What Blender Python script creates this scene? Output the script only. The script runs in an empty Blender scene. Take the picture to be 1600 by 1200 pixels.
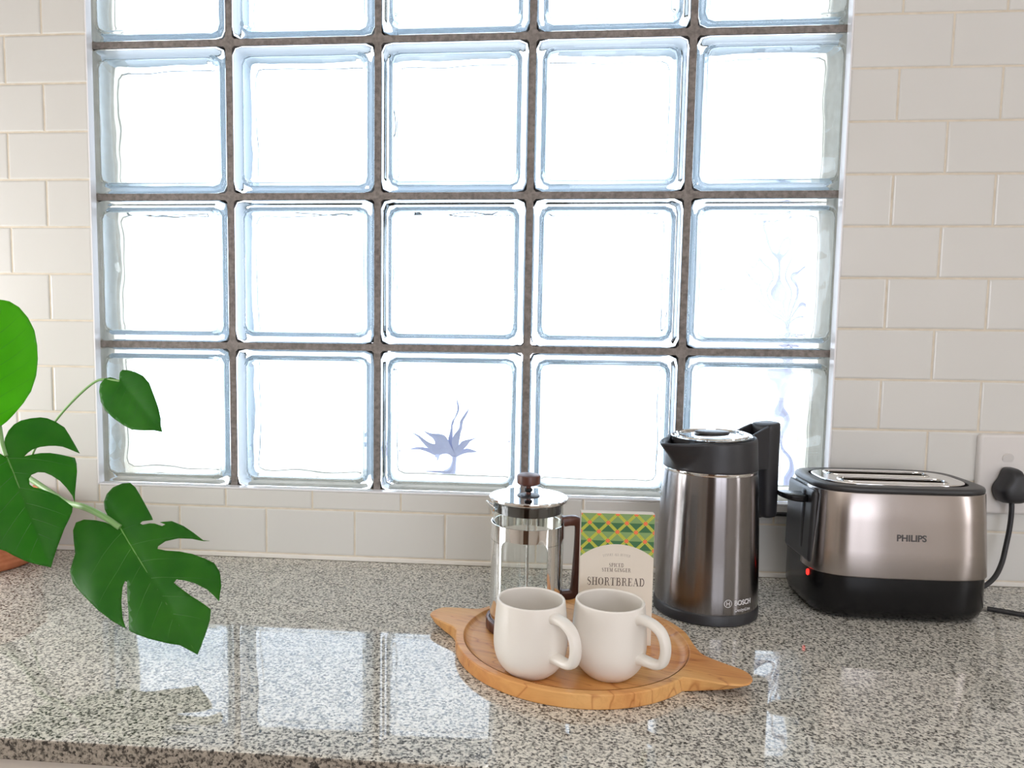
import bpy, bmesh, math, random
from mathutils import Vector, Matrix, noise
from mathutils.geometry import delaunay_2d_cdt

S = bpy.context.scene
COL = S.collection
PI = math.pi

# ------------------------------------------------------------------ camera, world, lights
cd = bpy.data.cameras.new('camera')
cam = bpy.data.objects.new('camera', cd); COL.objects.link(cam)
cam.location = (0.22942, -1.27108, 1.30780)
cam.rotation_euler = (1.484287, -0.010400, 0.091566)
cd.sensor_width = 36.0; cd.lens = 27.0
cd.shift_x = 106.04 / 1600; cd.shift_y = 6.39 / 1600
cd.clip_start = 0.02; cd.clip_end = 60
S.camera = cam

W = bpy.data.worlds.new('daylight'); S.world = W; W.use_nodes = True
bg = W.node_tree.nodes['Background']
bg.inputs['Color'].default_value = (0.84, 0.88, 1.0, 1)
bg.inputs['Strength'].default_value = 4.1

def area(name, loc, rot, sx, sy, power, col):
    d = bpy.data.lights.new(name, 'AREA'); d.shape = 'RECTANGLE'; d.size = sx; d.size_y = sy
    d.energy = power; d.color = col
    o = bpy.data.objects.new(name, d); COL.objects.link(o); o.location = loc; o.rotation_euler = rot
    return o
# daylight standing in the openings of the room's other windows
area('side_window_light', (-1.235, -0.42, 1.20), (0, -PI/2, 0), 0.44, 0.66, 8.0, (1.0, 0.98, 0.95))
area('rear_window_light', (1.30, -3.40, 1.55), (PI/2, 0, 0), 1.5, 1.4, 6.5, (1.0, 0.95, 0.89))
area('right_window_light', (2.285, -1.42, 1.55), (0, PI/2, 0), 1.1, 0.30, 4.0, (1.0, 0.96, 0.92))
area('ceiling_fill', (0.1, -1.9, 2.52), (0, 0, 0), 1.3, 1.3, 12.5, (1.0, 0.93, 0.84))  # unseen overhead fill, added to lift the whole room

S.view_settings.view_transform = 'Standard'; S.view_settings.look = 'None'
S.view_settings.gamma = 1.0; S.view_settings.use_curve_mapping = False
S.view_settings.exposure = 0.0
S.cycles.use_denoising = True
S.cycles.max_bounces = 20; S.cycles.transmission_bounces = 16; S.cycles.glossy_bounces = 6
S.cycles.diffuse_bounces = 4; S.cycles.sample_clamp_indirect = 6.0; S.cycles.blur_glossy = 0.5

# ------------------------------------------------------------------ materials
def N(nt, typ, **kw):
    n = nt.nodes.new(typ)
    for k, v in kw.items():
        if k in n.inputs: n.inputs[k].default_value = v
        else: setattr(n, k, v)
    return n
def mat(name, col=(.8,.8,.8), rough=.5, metal=0., **kw):
    m = bpy.data.materials.new(name); m.use_nodes = True
    b = m.node_tree.nodes['Principled BSDF']
    b.inputs['Base Color'].default_value = (*col, 1); b.inputs['Roughness'].default_value = rough
    b.inputs['Metallic'].default_value = metal
    for k, v in kw.items(): b.inputs[k].default_value = v
    return m
def bsdf(m): return m.node_tree.nodes['Principled BSDF']
def ramp(nt, stops, interp='LINEAR'):
    r = nt.nodes.new('ShaderNodeValToRGB'); r.color_ramp.interpolation = interp
    e = r.color_ramp.elements
    while len(e) > 1: e.remove(e[-1])
    e[0].position = stops[0][0]; e[0].color = (*stops[0][1], 1)
    for p, c in stops[1:]:
        x = e.new(p); x.color = (*c, 1)
    return r
def bump(m, height, strength=.2, dist=.001):
    nt = m.node_tree; b = N(nt, 'ShaderNodeBump'); b.inputs['Strength'].default_value = strength
    b.inputs['Distance'].default_value = dist
    nt.links.new(height, b.inputs['Height']); nt.links.new(b.outputs[0], bsdf(m).inputs['Normal'])
def coords(nt, scale=(1,1,1), out='Object', rot=(0,0,0)):
    t = nt.nodes.new('ShaderNodeTexCoord'); mp = nt.nodes.new('ShaderNodeMapping')
    mp.inputs['Scale'].default_value = scale; mp.inputs['Rotation'].default_value = rot
    nt.links.new(t.outputs[out], mp.inputs[0]); return mp.outputs[0]

def m_granite():
    m = mat('granite', rough=.035); nt = m.node_tree; b = bsdf(m); c = coords(nt)
    wob = N(nt, 'ShaderNodeTexNoise', Scale=260., Detail=2.); nt.links.new(c, wob.inputs['Vector'])
    add = N(nt, 'ShaderNodeMixRGB', blend_type='ADD'); add.inputs[0].default_value = .004
    nt.links.new(c, add.inputs[1]); nt.links.new(wob.outputs['Color'], add.inputs[2])
    v = N(nt, 'ShaderNodeTexVoronoi', Scale=400., Randomness=1.); nt.links.new(add.outputs[0], v.inputs['Vector'])
    sep = N(nt, 'ShaderNodeSeparateColor'); nt.links.new(v.outputs['Color'], sep.inputs[0])
    n2 = N(nt, 'ShaderNodeTexNoise', Scale=300., Detail=3.); nt.links.new(c, n2.inputs['Vector'])
    mx = N(nt, 'ShaderNodeMath', operation='MULTIPLY_ADD'); nt.links.new(n2.outputs['Fac'], mx.inputs[0])
    mx.inputs[1].default_value = 1.5
    sub = N(nt, 'ShaderNodeMath', operation='MULTIPLY_ADD'); nt.links.new(sep.outputs[0], sub.inputs[0])
    sub.inputs[1].default_value = .62; sub.inputs[2].default_value = -.56
    nt.links.new(sub.outputs[0], mx.inputs[2])
    r = ramp(nt, [(0., (.04,.038,.036)), (.20, (.10,.097,.09)), (.34, (.27,.262,.24)), (.5, (.54,.525,.475)), (.68, (.72,.695,.625)), (1., (.84,.81,.74))])
    nt.links.new(mx.outputs[0], r.inputs[0]); nt.links.new(r.outputs[0], b.inputs['Base Color'])
    b.inputs['IOR'].default_value = 1.55
    return m
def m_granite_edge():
    m = m_granite(); m.name = 'granite_rough_shaded_edge'; bsdf(m).inputs['Roughness'].default_value = .6
    for e in [n for n in m.node_tree.nodes if n.type == 'VALTORGB'][0].color_ramp.elements: e.color = (e.color[0]*.55, e.color[1]*.51, e.color[2]*.47, 1)  # unpolished front edge, with the shade on it darkened into the colour
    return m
def m_tile():
    m = mat('white_tile_glaze', (.80,.78,.74), .16); nt = m.node_tree
    n = N(nt, 'ShaderNodeTexNoise', Scale=9., Detail=2.); nt.links.new(coords(nt), n.inputs['Vector'])
    bump(m, n.outputs['Fac'], .25, .004)
    r = ramp(nt, [(0, (.675,.665,.635)), (1, (.715,.705,.675))]); n3 = N(nt, 'ShaderNodeTexNoise', Scale=5.)
    nt.links.new(coords(nt), n3.inputs['Vector']); nt.links.new(n3.outputs['Fac'], r.inputs[0])
    nt.links.new(r.outputs[0], bsdf(m).inputs['Base Color']); return m
def m_noise(name, c1, c2, scale, rough=.8, bs=.3, bd=.001, **kw):
    m = mat(name, rough=rough, **kw); nt = m.node_tree
    n = N(nt, 'ShaderNodeTexNoise', Scale=scale, Detail=5.); nt.links.new(coords(nt), n.inputs['Vector'])
    r = ramp(nt, [(.3, c1), (.7, c2)]); nt.links.new(n.outputs['Fac'], r.inputs[0])
    nt.links.new(r.outputs[0], bsdf(m).inputs['Base Color'])
    if bs: bump(m, n.outputs['Fac'], bs, bd)
    return m
def m_wood(name, stops, sc=(4, 38, 38), rough=.42, dist=2.2, rot=(0,0,0), wave=5.):
    m = mat(name, rough=rough); nt = m.node_tree
    c = coords(nt, sc, rot=rot)
    n = N(nt, 'ShaderNodeTexNoise', Scale=1., Detail=6., Roughness=.62, Distortion=dist); nt.links.new(c, n.inputs['Vector'])
    w = N(nt, 'ShaderNodeTexWave', Scale=.35, Distortion=wave, Detail=3.); w.bands_direction = 'Y'
    w.inputs['Detail Scale'].default_value = 1.2
    nt.links.new(c, w.inputs['Vector'])
    mx = N(nt, 'ShaderNodeMixRGB'); mx.inputs[0].default_value = .35
    nt.links.new(n.outputs['Fac'], mx.inputs[1]); nt.links.new(w.outputs['Fac'], mx.inputs[2])
    r = ramp(nt, stops); nt.links.new(mx.outputs[0], r.inputs[0]); nt.links.new(r.outputs[0], bsdf(m).inputs['Base Color'])
    bump(m, n.outputs['Fac'], .12, .0006); return m
def m_board():
    m = mat('acacia_wood', rough=.42, **{'Specular IOR Level': .35}); nt = m.node_tree; b = bsdf(m)
    big = N(nt, 'ShaderNodeTexNoise', Scale=1., Detail=3., Distortion=.6); nt.links.new(coords(nt, (3, 13, 3)), big.inputs['Vector'])
    base = ramp(nt, [(.30,(.62,.27,.085)), (.5,(.74,.38,.13)), (.68,(.82,.50,.20))]); nt.links.new(big.outputs['Fac'], base.inputs[0])
    fine = N(nt, 'ShaderNodeTexNoise', Scale=1., Detail=6., Roughness=.7, Distortion=.8); nt.links.new(coords(nt, (9, 150, 60)), fine.inputs['Vector'])
    mx = N(nt, 'ShaderNodeMixRGB', blend_type='MULTIPLY'); mx.inputs[0].default_value = .55
    fr = ramp(nt, [(.3,(.72,.60,.50)), (.6,(1,1,1))]); nt.links.new(fine.outputs['Fac'], fr.inputs[0])
    nt.links.new(base.outputs[0], mx.inputs[1]); nt.links.new(fr.outputs[0], mx.inputs[2])
    # thin dark growth lines
    w = N(nt, 'ShaderNodeTexNoise', Scale=1., Detail=2., Distortion=1.2); nt.links.new(coords(nt, (5, 26, 5)), w.inputs['Vector'])
    mm = N(nt, 'ShaderNodeMath', operation='PINGPONG'); mm.inputs[1].default_value = .08; nt.links.new(w.outputs['Fac'], mm.inputs[0])
    lr = ramp(nt, [(0,(.60,.42,.32)), (.008,(.86,.76,.7)), (.02,(1,1,1))]); nt.links.new(mm.outputs[0], lr.inputs[0])
    m2 = N(nt, 'ShaderNodeMixRGB', blend_type='MULTIPLY'); m2.inputs[0].default_value = .8
    nt.links.new(mx.outputs[0], m2.inputs[1]); nt.links.new(lr.outputs[0], m2.inputs[2])
    nt.links.new(m2.outputs[0], b.inputs['Base Color']); bump(m, fine.outputs['Fac'], .12, .0005)
    return m
def m_brushed(name, col, rough, aniso=.8, amt=.05):
    """fine horizontal brushing: reflections are drawn out vertically"""
    m = mat(name, col, rough, 1.0); nt = m.node_tree; b = bsdf(m)
    n = N(nt, 'ShaderNodeTexNoise', Scale=1., Detail=3.); nt.links.new(coords(nt, (14, 14, 1500)), n.inputs['Vector'])
    bump(m, n.outputs['Fac'], amt, .0001)
    t = nt.nodes.new('ShaderNodeTangent'); t.direction_type = 'RADIAL'; t.axis = 'Z'
    nt.links.new(t.outputs[0], b.inputs['Tangent'])
    b.inputs['Anisotropic'].default_value = aniso; b.inputs['Anisotropic Rotation'].default_value = .25
    return m
def m_glass(name, col, ior=1.5, rough=0.):
    m = bpy.data.materials.new(name); m.use_nodes = True; nt = m.node_tree; nt.nodes.clear()
    o = nt.nodes.new('ShaderNodeOutputMaterial'); g = nt.nodes.new('ShaderNodeBsdfGlass')
    g.inputs['Color'].default_value = (*col, 1); g.inputs['IOR'].default_value = ior; g.inputs['Roughness'].default_value = rough
    nt.links.new(g.outputs[0], o.inputs[0]); return m
def m_leaf(name, c1, c2, trans, rough=.45):
    m = mat(name, rough=rough, **{'Specular IOR Level': .28}); nt = m.node_tree; b = bsdf(m)
    n = N(nt, 'ShaderNodeTexNoise', Scale=28., Detail=4.); nt.links.new(coords(nt, out='Object'), n.inputs['Vector'])
    r = ramp(nt, [(.3, c1), (.75, c2)]); nt.links.new(n.outputs['Fac'], r.inputs[0]); nt.links.new(r.outputs[0], b.inputs['Base Color'])
    bump(m, n.outputs['Fac'], .15, .002)
    t = nt.nodes.new('ShaderNodeBsdfTranslucent'); t.inputs[0].default_value = (*trans, 1)
    mx = nt.nodes.new('ShaderNodeMixShader'); mx.inputs[0].default_value = .42
    out = nt.nodes['Material Output']
    nt.links.new(b.outputs[0], mx.inputs[1]); nt.links.new(t.outputs[0], mx.inputs[2]); nt.links.new(mx.outputs[0], out.inputs[0])
    return m

M = dict(
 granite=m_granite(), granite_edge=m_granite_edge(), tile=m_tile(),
 grout=m_noise('cream_grout', (.66,.59,.48), (.76,.69,.58), 60, .9, .3, .001),
 caulk=mat('white_sealant', (.82,.79,.74), .4),
 mortar=m_noise('grey_mortar', (.16,.14,.13), (.30,.27,.25), 160, .95, .6, .001),
 trimw=mat('white_plastic_trim', (.86,.85,.87), .25),
 glass=m_glass('block_glass', (.960,.990,1.0)),
 coating=mat('block_side_coating', (.70,.80,.88), .35),
 clear=m_glass('clear_glass', (.985,.995,.99), 1.47),
 paint=mat('wall_paint', (.80,.76,.69), .7), ceil=mat('ceiling_paint', (.85,.83,.79), .8),
 floorw=m_wood('floor_wood', [(.2,(.16,.09,.05)), (.8,(.34,.21,.12))], (3, 12, 3)),
 doorw=m_wood('door_wood', [(.2,(.07,.035,.02)), (.8,(.17,.09,.05))], (12, 12, 2)),
 cab=mat('cream_cabinet_paint', (.70,.65,.58), .45),
 ceramic=mat('matte_white_ceramic', (.84,.80,.745), .38), 
 board=m_board(),
 walnut=m_wood('dark_brown_wood', [(.2,(.055,.018,.012)), (.6,(.12,.042,.028)), (.9,(.19,.075,.05))], (60, 60, 12), .35),
 chrome=mat('polished_steel', (.84,.83,.82), .05, 1.0),
 chromed=mat('steel_dark_reflection', (.10,.10,.105), .12, 1.0),
 steel=m_brushed('brushed_steel', (.44,.395,.375), .27, .85),
 gun=m_brushed('smoky_brushed_steel', (.25,.235,.235), .20, .85),
 blackm=mat('matte_black_plastic', (.022,.022,.026), .42),
 blackg=mat('gloss_black_plastic', (.006,.006,.007), .22, **{'Specular IOR Level': .3}),
 greyp=mat('dark_grey_plastic', (.035,.035,.038), .35),
 rubber=mat('black_cord_rubber', (.015,.015,.018), .45),
 dark=mat('dark_slot_inside', (.05,.035,.025), .5),
 led=mat('red_lamp', (.8,.02,.02), .3),
 plate=mat('white_socket_plastic', (.74,.71,.69), .28),
 card=m_noise('cream_card', (.74,.68,.59), (.77,.71,.62), 30, .6, 0),
 gdark=mat('print_dark_green', (.045,.16,.06), .5), glight=mat('print_light_green', (.22,.36,.13), .5),
 yellow=mat('print_yellow_green', (.58,.60,.06), .5), orange=mat('print_orange', (.86,.20,.07), .5),
 ink=mat('print_brown_ink', (.13,.10,.085), .6), inkl=mat('print_pale_ink', (.36,.32,.28), .6),
 logow=mat('print_silver', (.72,.70,.72), .4), logod=mat('print_dark_grey', (.05,.045,.045), .5),
 leaf=m_leaf('leaf_green', (.022,.135,.012), (.048,.21,.018), (.12,.48,.02)),
 leafb=m_leaf('leaf_backlit_green', (.07,.30,.014), (.11,.38,.024), (.30,.85,.04)),  # big leaf: window light from behind is brightened into its colours
 vein=mat('leaf_vein', (.14,.34,.07), .4), vein2=mat('leaf_side_vein', (.07,.24,.035), .5), petiole=mat('leaf_stalk', (.22,.40,.14), .4),
 stem=m_noise('plant_stem', (.05,.06,.03), (.18,.22,.10), 60, .7, .4),
 terra=m_noise('terracotta', (.45,.13,.055), (.62,.22,.10), 45, .75, .3),
 soil=m_noise('potting_soil', (.02,.013,.008), (.06,.04,.025), 90, .95, 1., .004),
 outleaf=mat('added_plant_leaf', (.34,.36,.52), .6),
 clay=mat('plaster', (.8,.78,.74), .6),
)
M['led'].node_tree.nodes['Principled BSDF'].inputs['Emission Color'].default_value = (1, .03, .02, 1)
M['led'].node_tree.nodes['Principled BSDF'].inputs['Emission Strength'].default_value = 1.6
bsdf(M['ceramic']).inputs['Coat Weight'].default_value = .25
bsdf(M['ceramic']).inputs['Coat Roughness'].default_value = .25

# ------------------------------------------------------------------ object helpers
def link(name, me, parent=None, loc=None, rz=None):
    o = bpy.data.objects.new(name, me); COL.objects.link(o)
    if parent is not None: o.parent = parent
    if loc is not None: o.location = loc
    if rz is not None: o.rotation_euler[2] = rz
    return o
def obj(name, bm, mats, parent=None, loc=None, smooth=True, angle=35, rz=None, wn=False):
    me = bpy.data.meshes.new(name)
    bmesh.ops.recalc_face_normals(bm, faces=bm.faces) if getattr(bm, '_recalc', False) else None
    bm.to_mesh(me); bm.free()
    for m in (mats if isinstance(mats, (list, tuple)) else [mats]): me.materials.append(M[m] if isinstance(m, str) else m)
    if smooth:
        me.shade_smooth(); me.set_sharp_from_angle(angle=math.radians(angle))
    o = link(name, me, parent, loc, rz)
    if wn:
        w = o.modifiers.new('weighted', 'WEIGHTED_NORMAL'); w.keep_sharp = True; w.weight = 100
    return o
def recalc(bm): bmesh.ops.recalc_face_normals(bm, faces=bm.faces)
def thing(name, label, cat, loc=(0,0,0), rz=0, group=None):
    o = bpy.data.objects.new(name, None); COL.objects.link(o); o.location = loc; o.rotation_euler[2] = rz
    o.empty_display_size = .02; tag(o, label, cat, group); return o
def tag(o, label, cat, group=None):
    o['label'] = label; o['category'] = cat
    if group: o['group'] = group
    return o
def struct(o): o['kind'] = 'structure'; return o
def box(bm, x0, x1, y0, y1, z0, z1, bev=0, seg=2, mi=0):
    r = bmesh.ops.create_cube(bm, size=1.)
    vs = r['verts']
    for v in vs: v.co = Vector((x0 + (v.co.x+.5)*(x1-x0), y0 + (v.co.y+.5)*(y1-y0), z0 + (v.co.z+.5)*(z1-z0)))
    fs = set(f for v in vs for f in v.link_faces)
    for f in fs: f.material_index = mi
    if bev:
        es = list(set(e for f in fs for e in f.edges))
        rr = bmesh.ops.bevel(bm, geom=es, offset=bev, segments=seg, profile=.5, affect='EDGES')
        for f in rr['faces']: f.material_index = mi
def lathe(bm, prof, n=64, close=True, mi=0, x=0, y=0, cap0=True, cap1=True):
    """prof: [(r, z)...]; caps closed at the axis when the radius is 0"""
    rings = []
    for r, z in prof:
        if r < 1e-6: rings.append([bm.verts.new((x, y, z))])
        else: rings.append([bm.verts.new((x + r*math.cos(2*PI*i/n), y + r*math.sin(2*PI*i/n), z)) for i in range(n)])
    for a, b in zip(rings, rings[1:]):
        for i in range(n):
            j = (i+1) % n
            if len(a) == 1 and len(b) == 1: continue
            if len(a) == 1: f = bm.faces.new((a[0], b[j], b[i]))
            elif len(b) == 1: f = bm.faces.new((a[i], a[j], b[0]))
            else: f = bm.faces.new((a[i], a[j], b[j], b[i]))
            f.material_index = mi
def smooth_path(pts, k=8, closed=False):
    P = [Vector(p) for p in pts]; out = []; n = len(P)
    rng = range(n if closed else n-1)
    for i in rng:
        p0 = P[(i-1) % n] if closed or i > 0 else P[0]*2 - P[1]
        p1 = P[i]; p2 = P[(i+1) % n]
        p3 = P[(i+2) % n] if closed or i+2 < n else P[-1]*2 - P[-2]
        for s in range(k):
            t = s / k
            out.append(.5*((2*p1) + (-p0+p2)*t + (2*p0-5*p1+4*p2-p3)*t*t + (-p0+3*p1-3*p2+p3)*t**3))
    if not closed: out.append(P[-1])
    return out
def sweep(bm, path, rx, ry=None, n=12, power=2., up=None, mi=0, closed=False, scale=None):
    """sweep a (super)elliptic section along the path; rx is measured along `side`, ry along the normal in the path's plane"""
    ry = rx if ry is None else ry
    rings = []; m = len(path); prev = None
    for i, p in enumerate(path):
        if closed: t = path[(i+1) % m] - path[i-1]
        else: t = path[min(i+1, m-1)] - path[max(i-1, 0)]
        t.normalize()
        if up is not None: side = Vector(up).normalized(); side = (side - t*side.dot(t)).normalized()
        elif prev is None:
            a = Vector((0,0,1)) if abs(t.z) < .9 else Vector((1,0,0)); side = t.cross(a).normalized()
        else: side = (prev - t*prev.dot(t)).normalized()
        prev = side; nn = t.cross(side)
        s = scale(i/(m-1)) if scale else 1
        ring = []
        for j in range(n):
            a = 2*PI*j/n; c, d = math.cos(a), math.sin(a)
            c = math.copysign(abs(c)**(2/power), c); d = math.copysign(abs(d)**(2/power), d)
            ring.append(bm.verts.new(p + side*c*rx*s + nn*d*ry*s))
        rings.append(ring)
    prs = list(zip(rings, rings[1:])) + ([(rings[-1], rings[0])] if closed else [])
    for a, b in prs:
        for j in range(n):
            f = bm.faces.new((a[j], a[(j+1) % n], b[(j+1) % n], b[j])); f.material_index = mi
    if not closed:
        f = bm.faces.new(rings[0][::-1]); f.material_index = mi
        f = bm.faces.new(rings[-1]); f.material_index = mi
    return rings
def loft(bm, loops, cap0=True, cap1=True, mi=0, closed=True):
    R = [[bm.verts.new(p) for p in l] for l in loops]; n = len(R[0])
    for a, b in zip(R, R[1:]):
        for j in range(n if closed else n-1):
            f = bm.faces.new((a[j], a[(j+1) % n], b[(j+1) % n], b[j])); f.material_index = mi
    if cap0: bm.faces.new(R[0][::-1]).material_index = mi
    if cap1: bm.faces.new(R[-1]).material_index = mi
    return R
def super_loop(a, b, z, n=96, p=4., cx=0, cy=0):
    out = []
    for i in range(n):
        t = 2*PI*i/n; c, s = math.cos(t), math.sin(t)
        out.append(Vector((cx + a*math.copysign(abs(c)**(2/p), c), cy + b*math.copysign(abs(s)**(2/p), s), z)))
    return out
def rrect(w, h, r, n=8, cx=0, cy=0):
    """rounded rectangle outline, counter-clockwise, half sizes w, h"""
    pts = []
    for k, (sx, sy) in enumerate(((1,1), (-1,1), (-1,-1), (1,-1))):
        for i in range(n+1):
            a = PI/2*k + PI/2*i/n
            pts.append((cx + sx*(w-r) + r*math.cos(a), cy + sy*(h-r) + r*math.sin(a)))
    return pts
def extrude_shape(loops, z0, z1, bev=0., res=2):
    """outline with holes -> solid mesh between z0 and z1, edges rounded by bev"""
    cu = bpy.data.curves.new('c', 'CURVE'); cu.dimensions = '2D'; cu.fill_mode = 'BOTH'
    cu.extrude = max((z1-z0)/2 - bev, 0); cu.bevel_depth = bev; cu.bevel_resolution = res; cu.offset = -bev
    for l in loops:
        s = cu.splines.new('POLY'); s.points.add(len(l)-1); s.use_cyclic_u = True
        for p, q in zip(s.points, l): p.co = (q[0], q[1], 0, 1)
    o = bpy.data.objects.new('c', cu); COL.objects.link(o)
    dg = bpy.context.evaluated_depsgraph_get(); me = bpy.data.meshes.new_from_object(o.evaluated_get(dg))
    bpy.data.objects.remove(o); bpy.data.curves.remove(cu)
    bm = bmesh.new(); bm.from_mesh(me); bpy.data.meshes.remove(me)
    bmesh.ops.remove_doubles(bm, verts=bm.verts, dist=1e-6)
    for v in bm.verts: v.co.z += (z0+z1)/2
    for f in bm.faces: f.material_index = 0; f.smooth = False
    return bm
def text_bm(s, size, bold=0., depth=.0002):
    cu = bpy.data.curves.new('t', 'FONT'); cu.body = s; cu.size = size; cu.offset = bold; cu.extrude = depth/2
    cu.align_x = 'CENTER'; cu.align_y = 'CENTER'
    o = bpy.data.objects.new('t', cu); COL.objects.link(o)
    dg = bpy.context.evaluated_depsgraph_get(); me = bpy.data.meshes.new_from_object(o.evaluated_get(dg))
    bpy.data.objects.remove(o); bpy.data.curves.remove(cu)
    bm = bmesh.new(); bm.from_mesh(me); bpy.data.meshes.remove(me); return bm
def stand_up(bm, x, y, z):
    """lay a drawing made in XY onto a plane facing -Y"""
    for v in bm.verts: v.co = Vector((x + v.co.x, y - v.co.z, z + v.co.y))

# ------------------------------------------------------------------ room shell
ZC = .9                       # worktop height
TY = -.015                    # face of the tiles
WX0, WX1, WZ0 = -.4858, .7302, 1.0206
ROWH, ZTOP = .0789015, 1.77628
WZ1 = 2.27

def tile(bm, x0, x1, z0, z1):
    g = .0016; x0 += g; x1 -= g; z0 += g; z1 -= g
    if x1-x0 < .006 or z1-z0 < .006: return
    b = .0026
    rings = []
    for ins, y in ((0, TY+.003), (0, TY+.0011), (b*.3, TY+.0004), (b, TY)):
        rings.append([Vector((x0+ins, y, z0+ins)), Vector((x1-ins, y, z0+ins)), Vector((x1-ins, y, z1-ins)), Vector((x0+ins, y, z1-ins))])
    loft(bm, rings, cap0=False, cap1=True, mi=1)
bm = bmesh.new()
XL, XR, ZT = -1.25, 2.3, 2.6
# grout bed around the opening, solid to the outside face
for x0, x1, z0, z1 in ((XL, WX0, 0, ZT), (WX1, XR, 0, ZT), (WX0, WX1, 0, WZ0), (WX0, WX1, WZ1, ZT)):
    box(bm, x0, x1, TY+.0013, .12, z0, z1)
def row_of(z0, z1, joints_at, pitch, xa, xb, hole):
    """one course of tiles between xa and xb with joints at joints_at + n*pitch"""
    n = math.floor((xa - joints_at)/pitch); x = joints_at + n*pitch
    while x < xb:
        a, b = max(x, xa), min(x+pitch, xb)
        if hole is None: tile(bm, a, b, z0, z1)
        x += pitch
PX = .1483
for i in range(-11, 11):
    zt = ZTOP - i*ROWH; zb = zt - ROWH
    if zt > ZT: continue
    if zb > WZ0 - .001 or zt > WZ0 + .01:
        left = (-.6305 if i % 2 == 0 else -.5640); right = (.8765 if i % 2 == 0 else .8023)
        if zt > WZ0 and zb < WZ0:      # course cut by the sill
            for a, b in ((XL, WX0), (WX1, XR)): row_of(zb, zt, -.4106, .1515, a, b, None) if False else None
        if zb < WZ1:
            if i == 9:
                left = right = -.4106; pt = .1515
                row_of(zb, zt, left, pt, XL, WX0, None); row_of(zb, zt, right, pt, WX1, XR, None)
            else:
                row_of(zb, zt, left, .1455 if i % 2 == 0 else PX, XL, WX0, None); row_of(zb, zt, right, PX, WX1, XR, None)
        else: row_of(zb, zt, right, PX, XL, XR, None)
    if zb < WZ0 < zt and i == 9: row_of(zb, WZ0, -.4106, .1515, WX0, WX1, None)
    if i == 10: row_of(zb, zt, -.1881, .1535, XL, XR, None)
box(bm, XL, XR, TY-.0015, TY+.004, ZC+.0004, ZTOP-11*ROWH-.0006, .0012, 1, mi=2)
wall = obj('wall_back', bm, ['grout', 'tile', 'caulk'], smooth=False); struct(wall)

bm = bmesh.new(); box(bm, XL, XR, -3.5, .12, -.05, 0); struct(obj('floor', bm, 'floorw'))
bm = bmesh.new(); box(bm, XL, XR, -3.5, .12, ZT, ZT+.05); struct(obj('ceiling', bm, 'ceil'))
def wall_with_hole(name, axis, at, thick, a0, a1, h):
    """wall normal to `axis` with one rectangular opening h=(lo, hi, z0, z1)"""
    bm = bmesh.new()
    for p, q, z0, z1 in ((a0, h[0], 0, ZT), (h[1], a1, 0, ZT), (h[0], h[1], 0, h[2]), (h[0], h[1], h[3], ZT)):
        if axis == 'x': box(bm, at, at+thick, p, q, z0, z1)
        else: box(bm, p, q, at, at+thick, z0, z1)
    return struct(obj(name, bm, 'paint'))
wall_with_hole('wall_left', 'x', XL-.1, .1, -3.5, .12, (-.77, -.07, .96, 1.44))
wall_with_hole('wall_front', 'y', -3.6, .1, XL, XR, (.5, 2.1, .8, 2.3))
wall_with_hole('wall_right', 'x', XR, .1, -3.5, .12, (-1.58, -1.26, .98, 2.12))
def window_frame(name, axis, at, h):
    bm = bmesh.new(); t = .045
    segs = [(h[0], h[1], h[2], h[2]+t), (h[0], h[1], h[3]-t, h[3]), (h[0], h[0]+t, h[2], h[3]), (h[1]-t, h[1], h[2], h[3]),
            ((h[0]+h[1])/2-t/2, (h[0]+h[1])/2+t/2, h[2], h[3])]
    for p, q, z0, z1 in segs:
        if axis == 'x': box(bm, at, at+.05, p, q, z0, z1, .003, 1)
        else: box(bm, p, q, at, at+.05, z0, z1, .003, 1)
    return struct(obj(name, bm, 'trimw'))
window_frame('window_2', 'x', XL-.08, (-.77, -.07, .96, 1.44)).location.x = -.02
window_frame('window_4', 'x', XR+.03, (-1.58, -1.26, .98, 2.12))
window_frame('window_3', 'y', -3.58, (.5, 2.1, .8, 2.3)).location.y = -.02
bm = bmesh.new(); box(bm, -.55, .35, -3.5, -3.46, 0, 2.05, .004, 1)
for x in (-.42, .0):
    for z in (.25, 1.15): box(bm, x, x+.22, -3.462, -3.45, z, z+.7, .004, 1)
d = struct(obj('reflection_door_1', bm, 'doorw'))  # unseen door, added for the dark stripe it gives in the steel reflections

# ---- white trim lining the opening (thin L profile)
bm = bmesh.new(); e = .0012
y0, y1 = TY-.0012, .0008
box(bm, WX0-.001, WX0+e, y0, y1, WZ0-.001, WZ1); box(bm, WX1-e, WX1+.001, y0, y1, WZ0-.001, WZ1); box(bm, WX0, WX1, y0, y1, WZ0-.001, WZ0+e)
struct(obj('trim_1', bm, 'trimw', smooth=False))

# ---- glass block window: mortar grid with one part per block
PB, HB = .25, .11925
ZB0 = 1.01290
bm = bmesh.new(); jw = .0056
for k in range(6):
    x = -.5 + k*PB; box(bm, x-jw, x+jw, .003, .078, ZB0-.0056, ZB0+5*PB+.0056)
    z = ZB0 + k*PB; box(bm, -.5056, .7556, .0028, .0782, z-jw, z+jw)
for k in range(6):
    for l in range(6):
        q = bmesh.ops.create_cube(bm, size=1.)
        for v in q['verts']:
            c = v.co.copy(); c = Vector((c.x*.0215, c.y*.0752, c.z*.0215)); c.rotate(Matrix.Rotation(PI/4, 3, 'Y'))
            v.co = c + Vector((-.5+k*PB, .0405, ZB0+l*PB))
win = struct(obj('window_1', bm, 'mortar', smooth=False))

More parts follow.
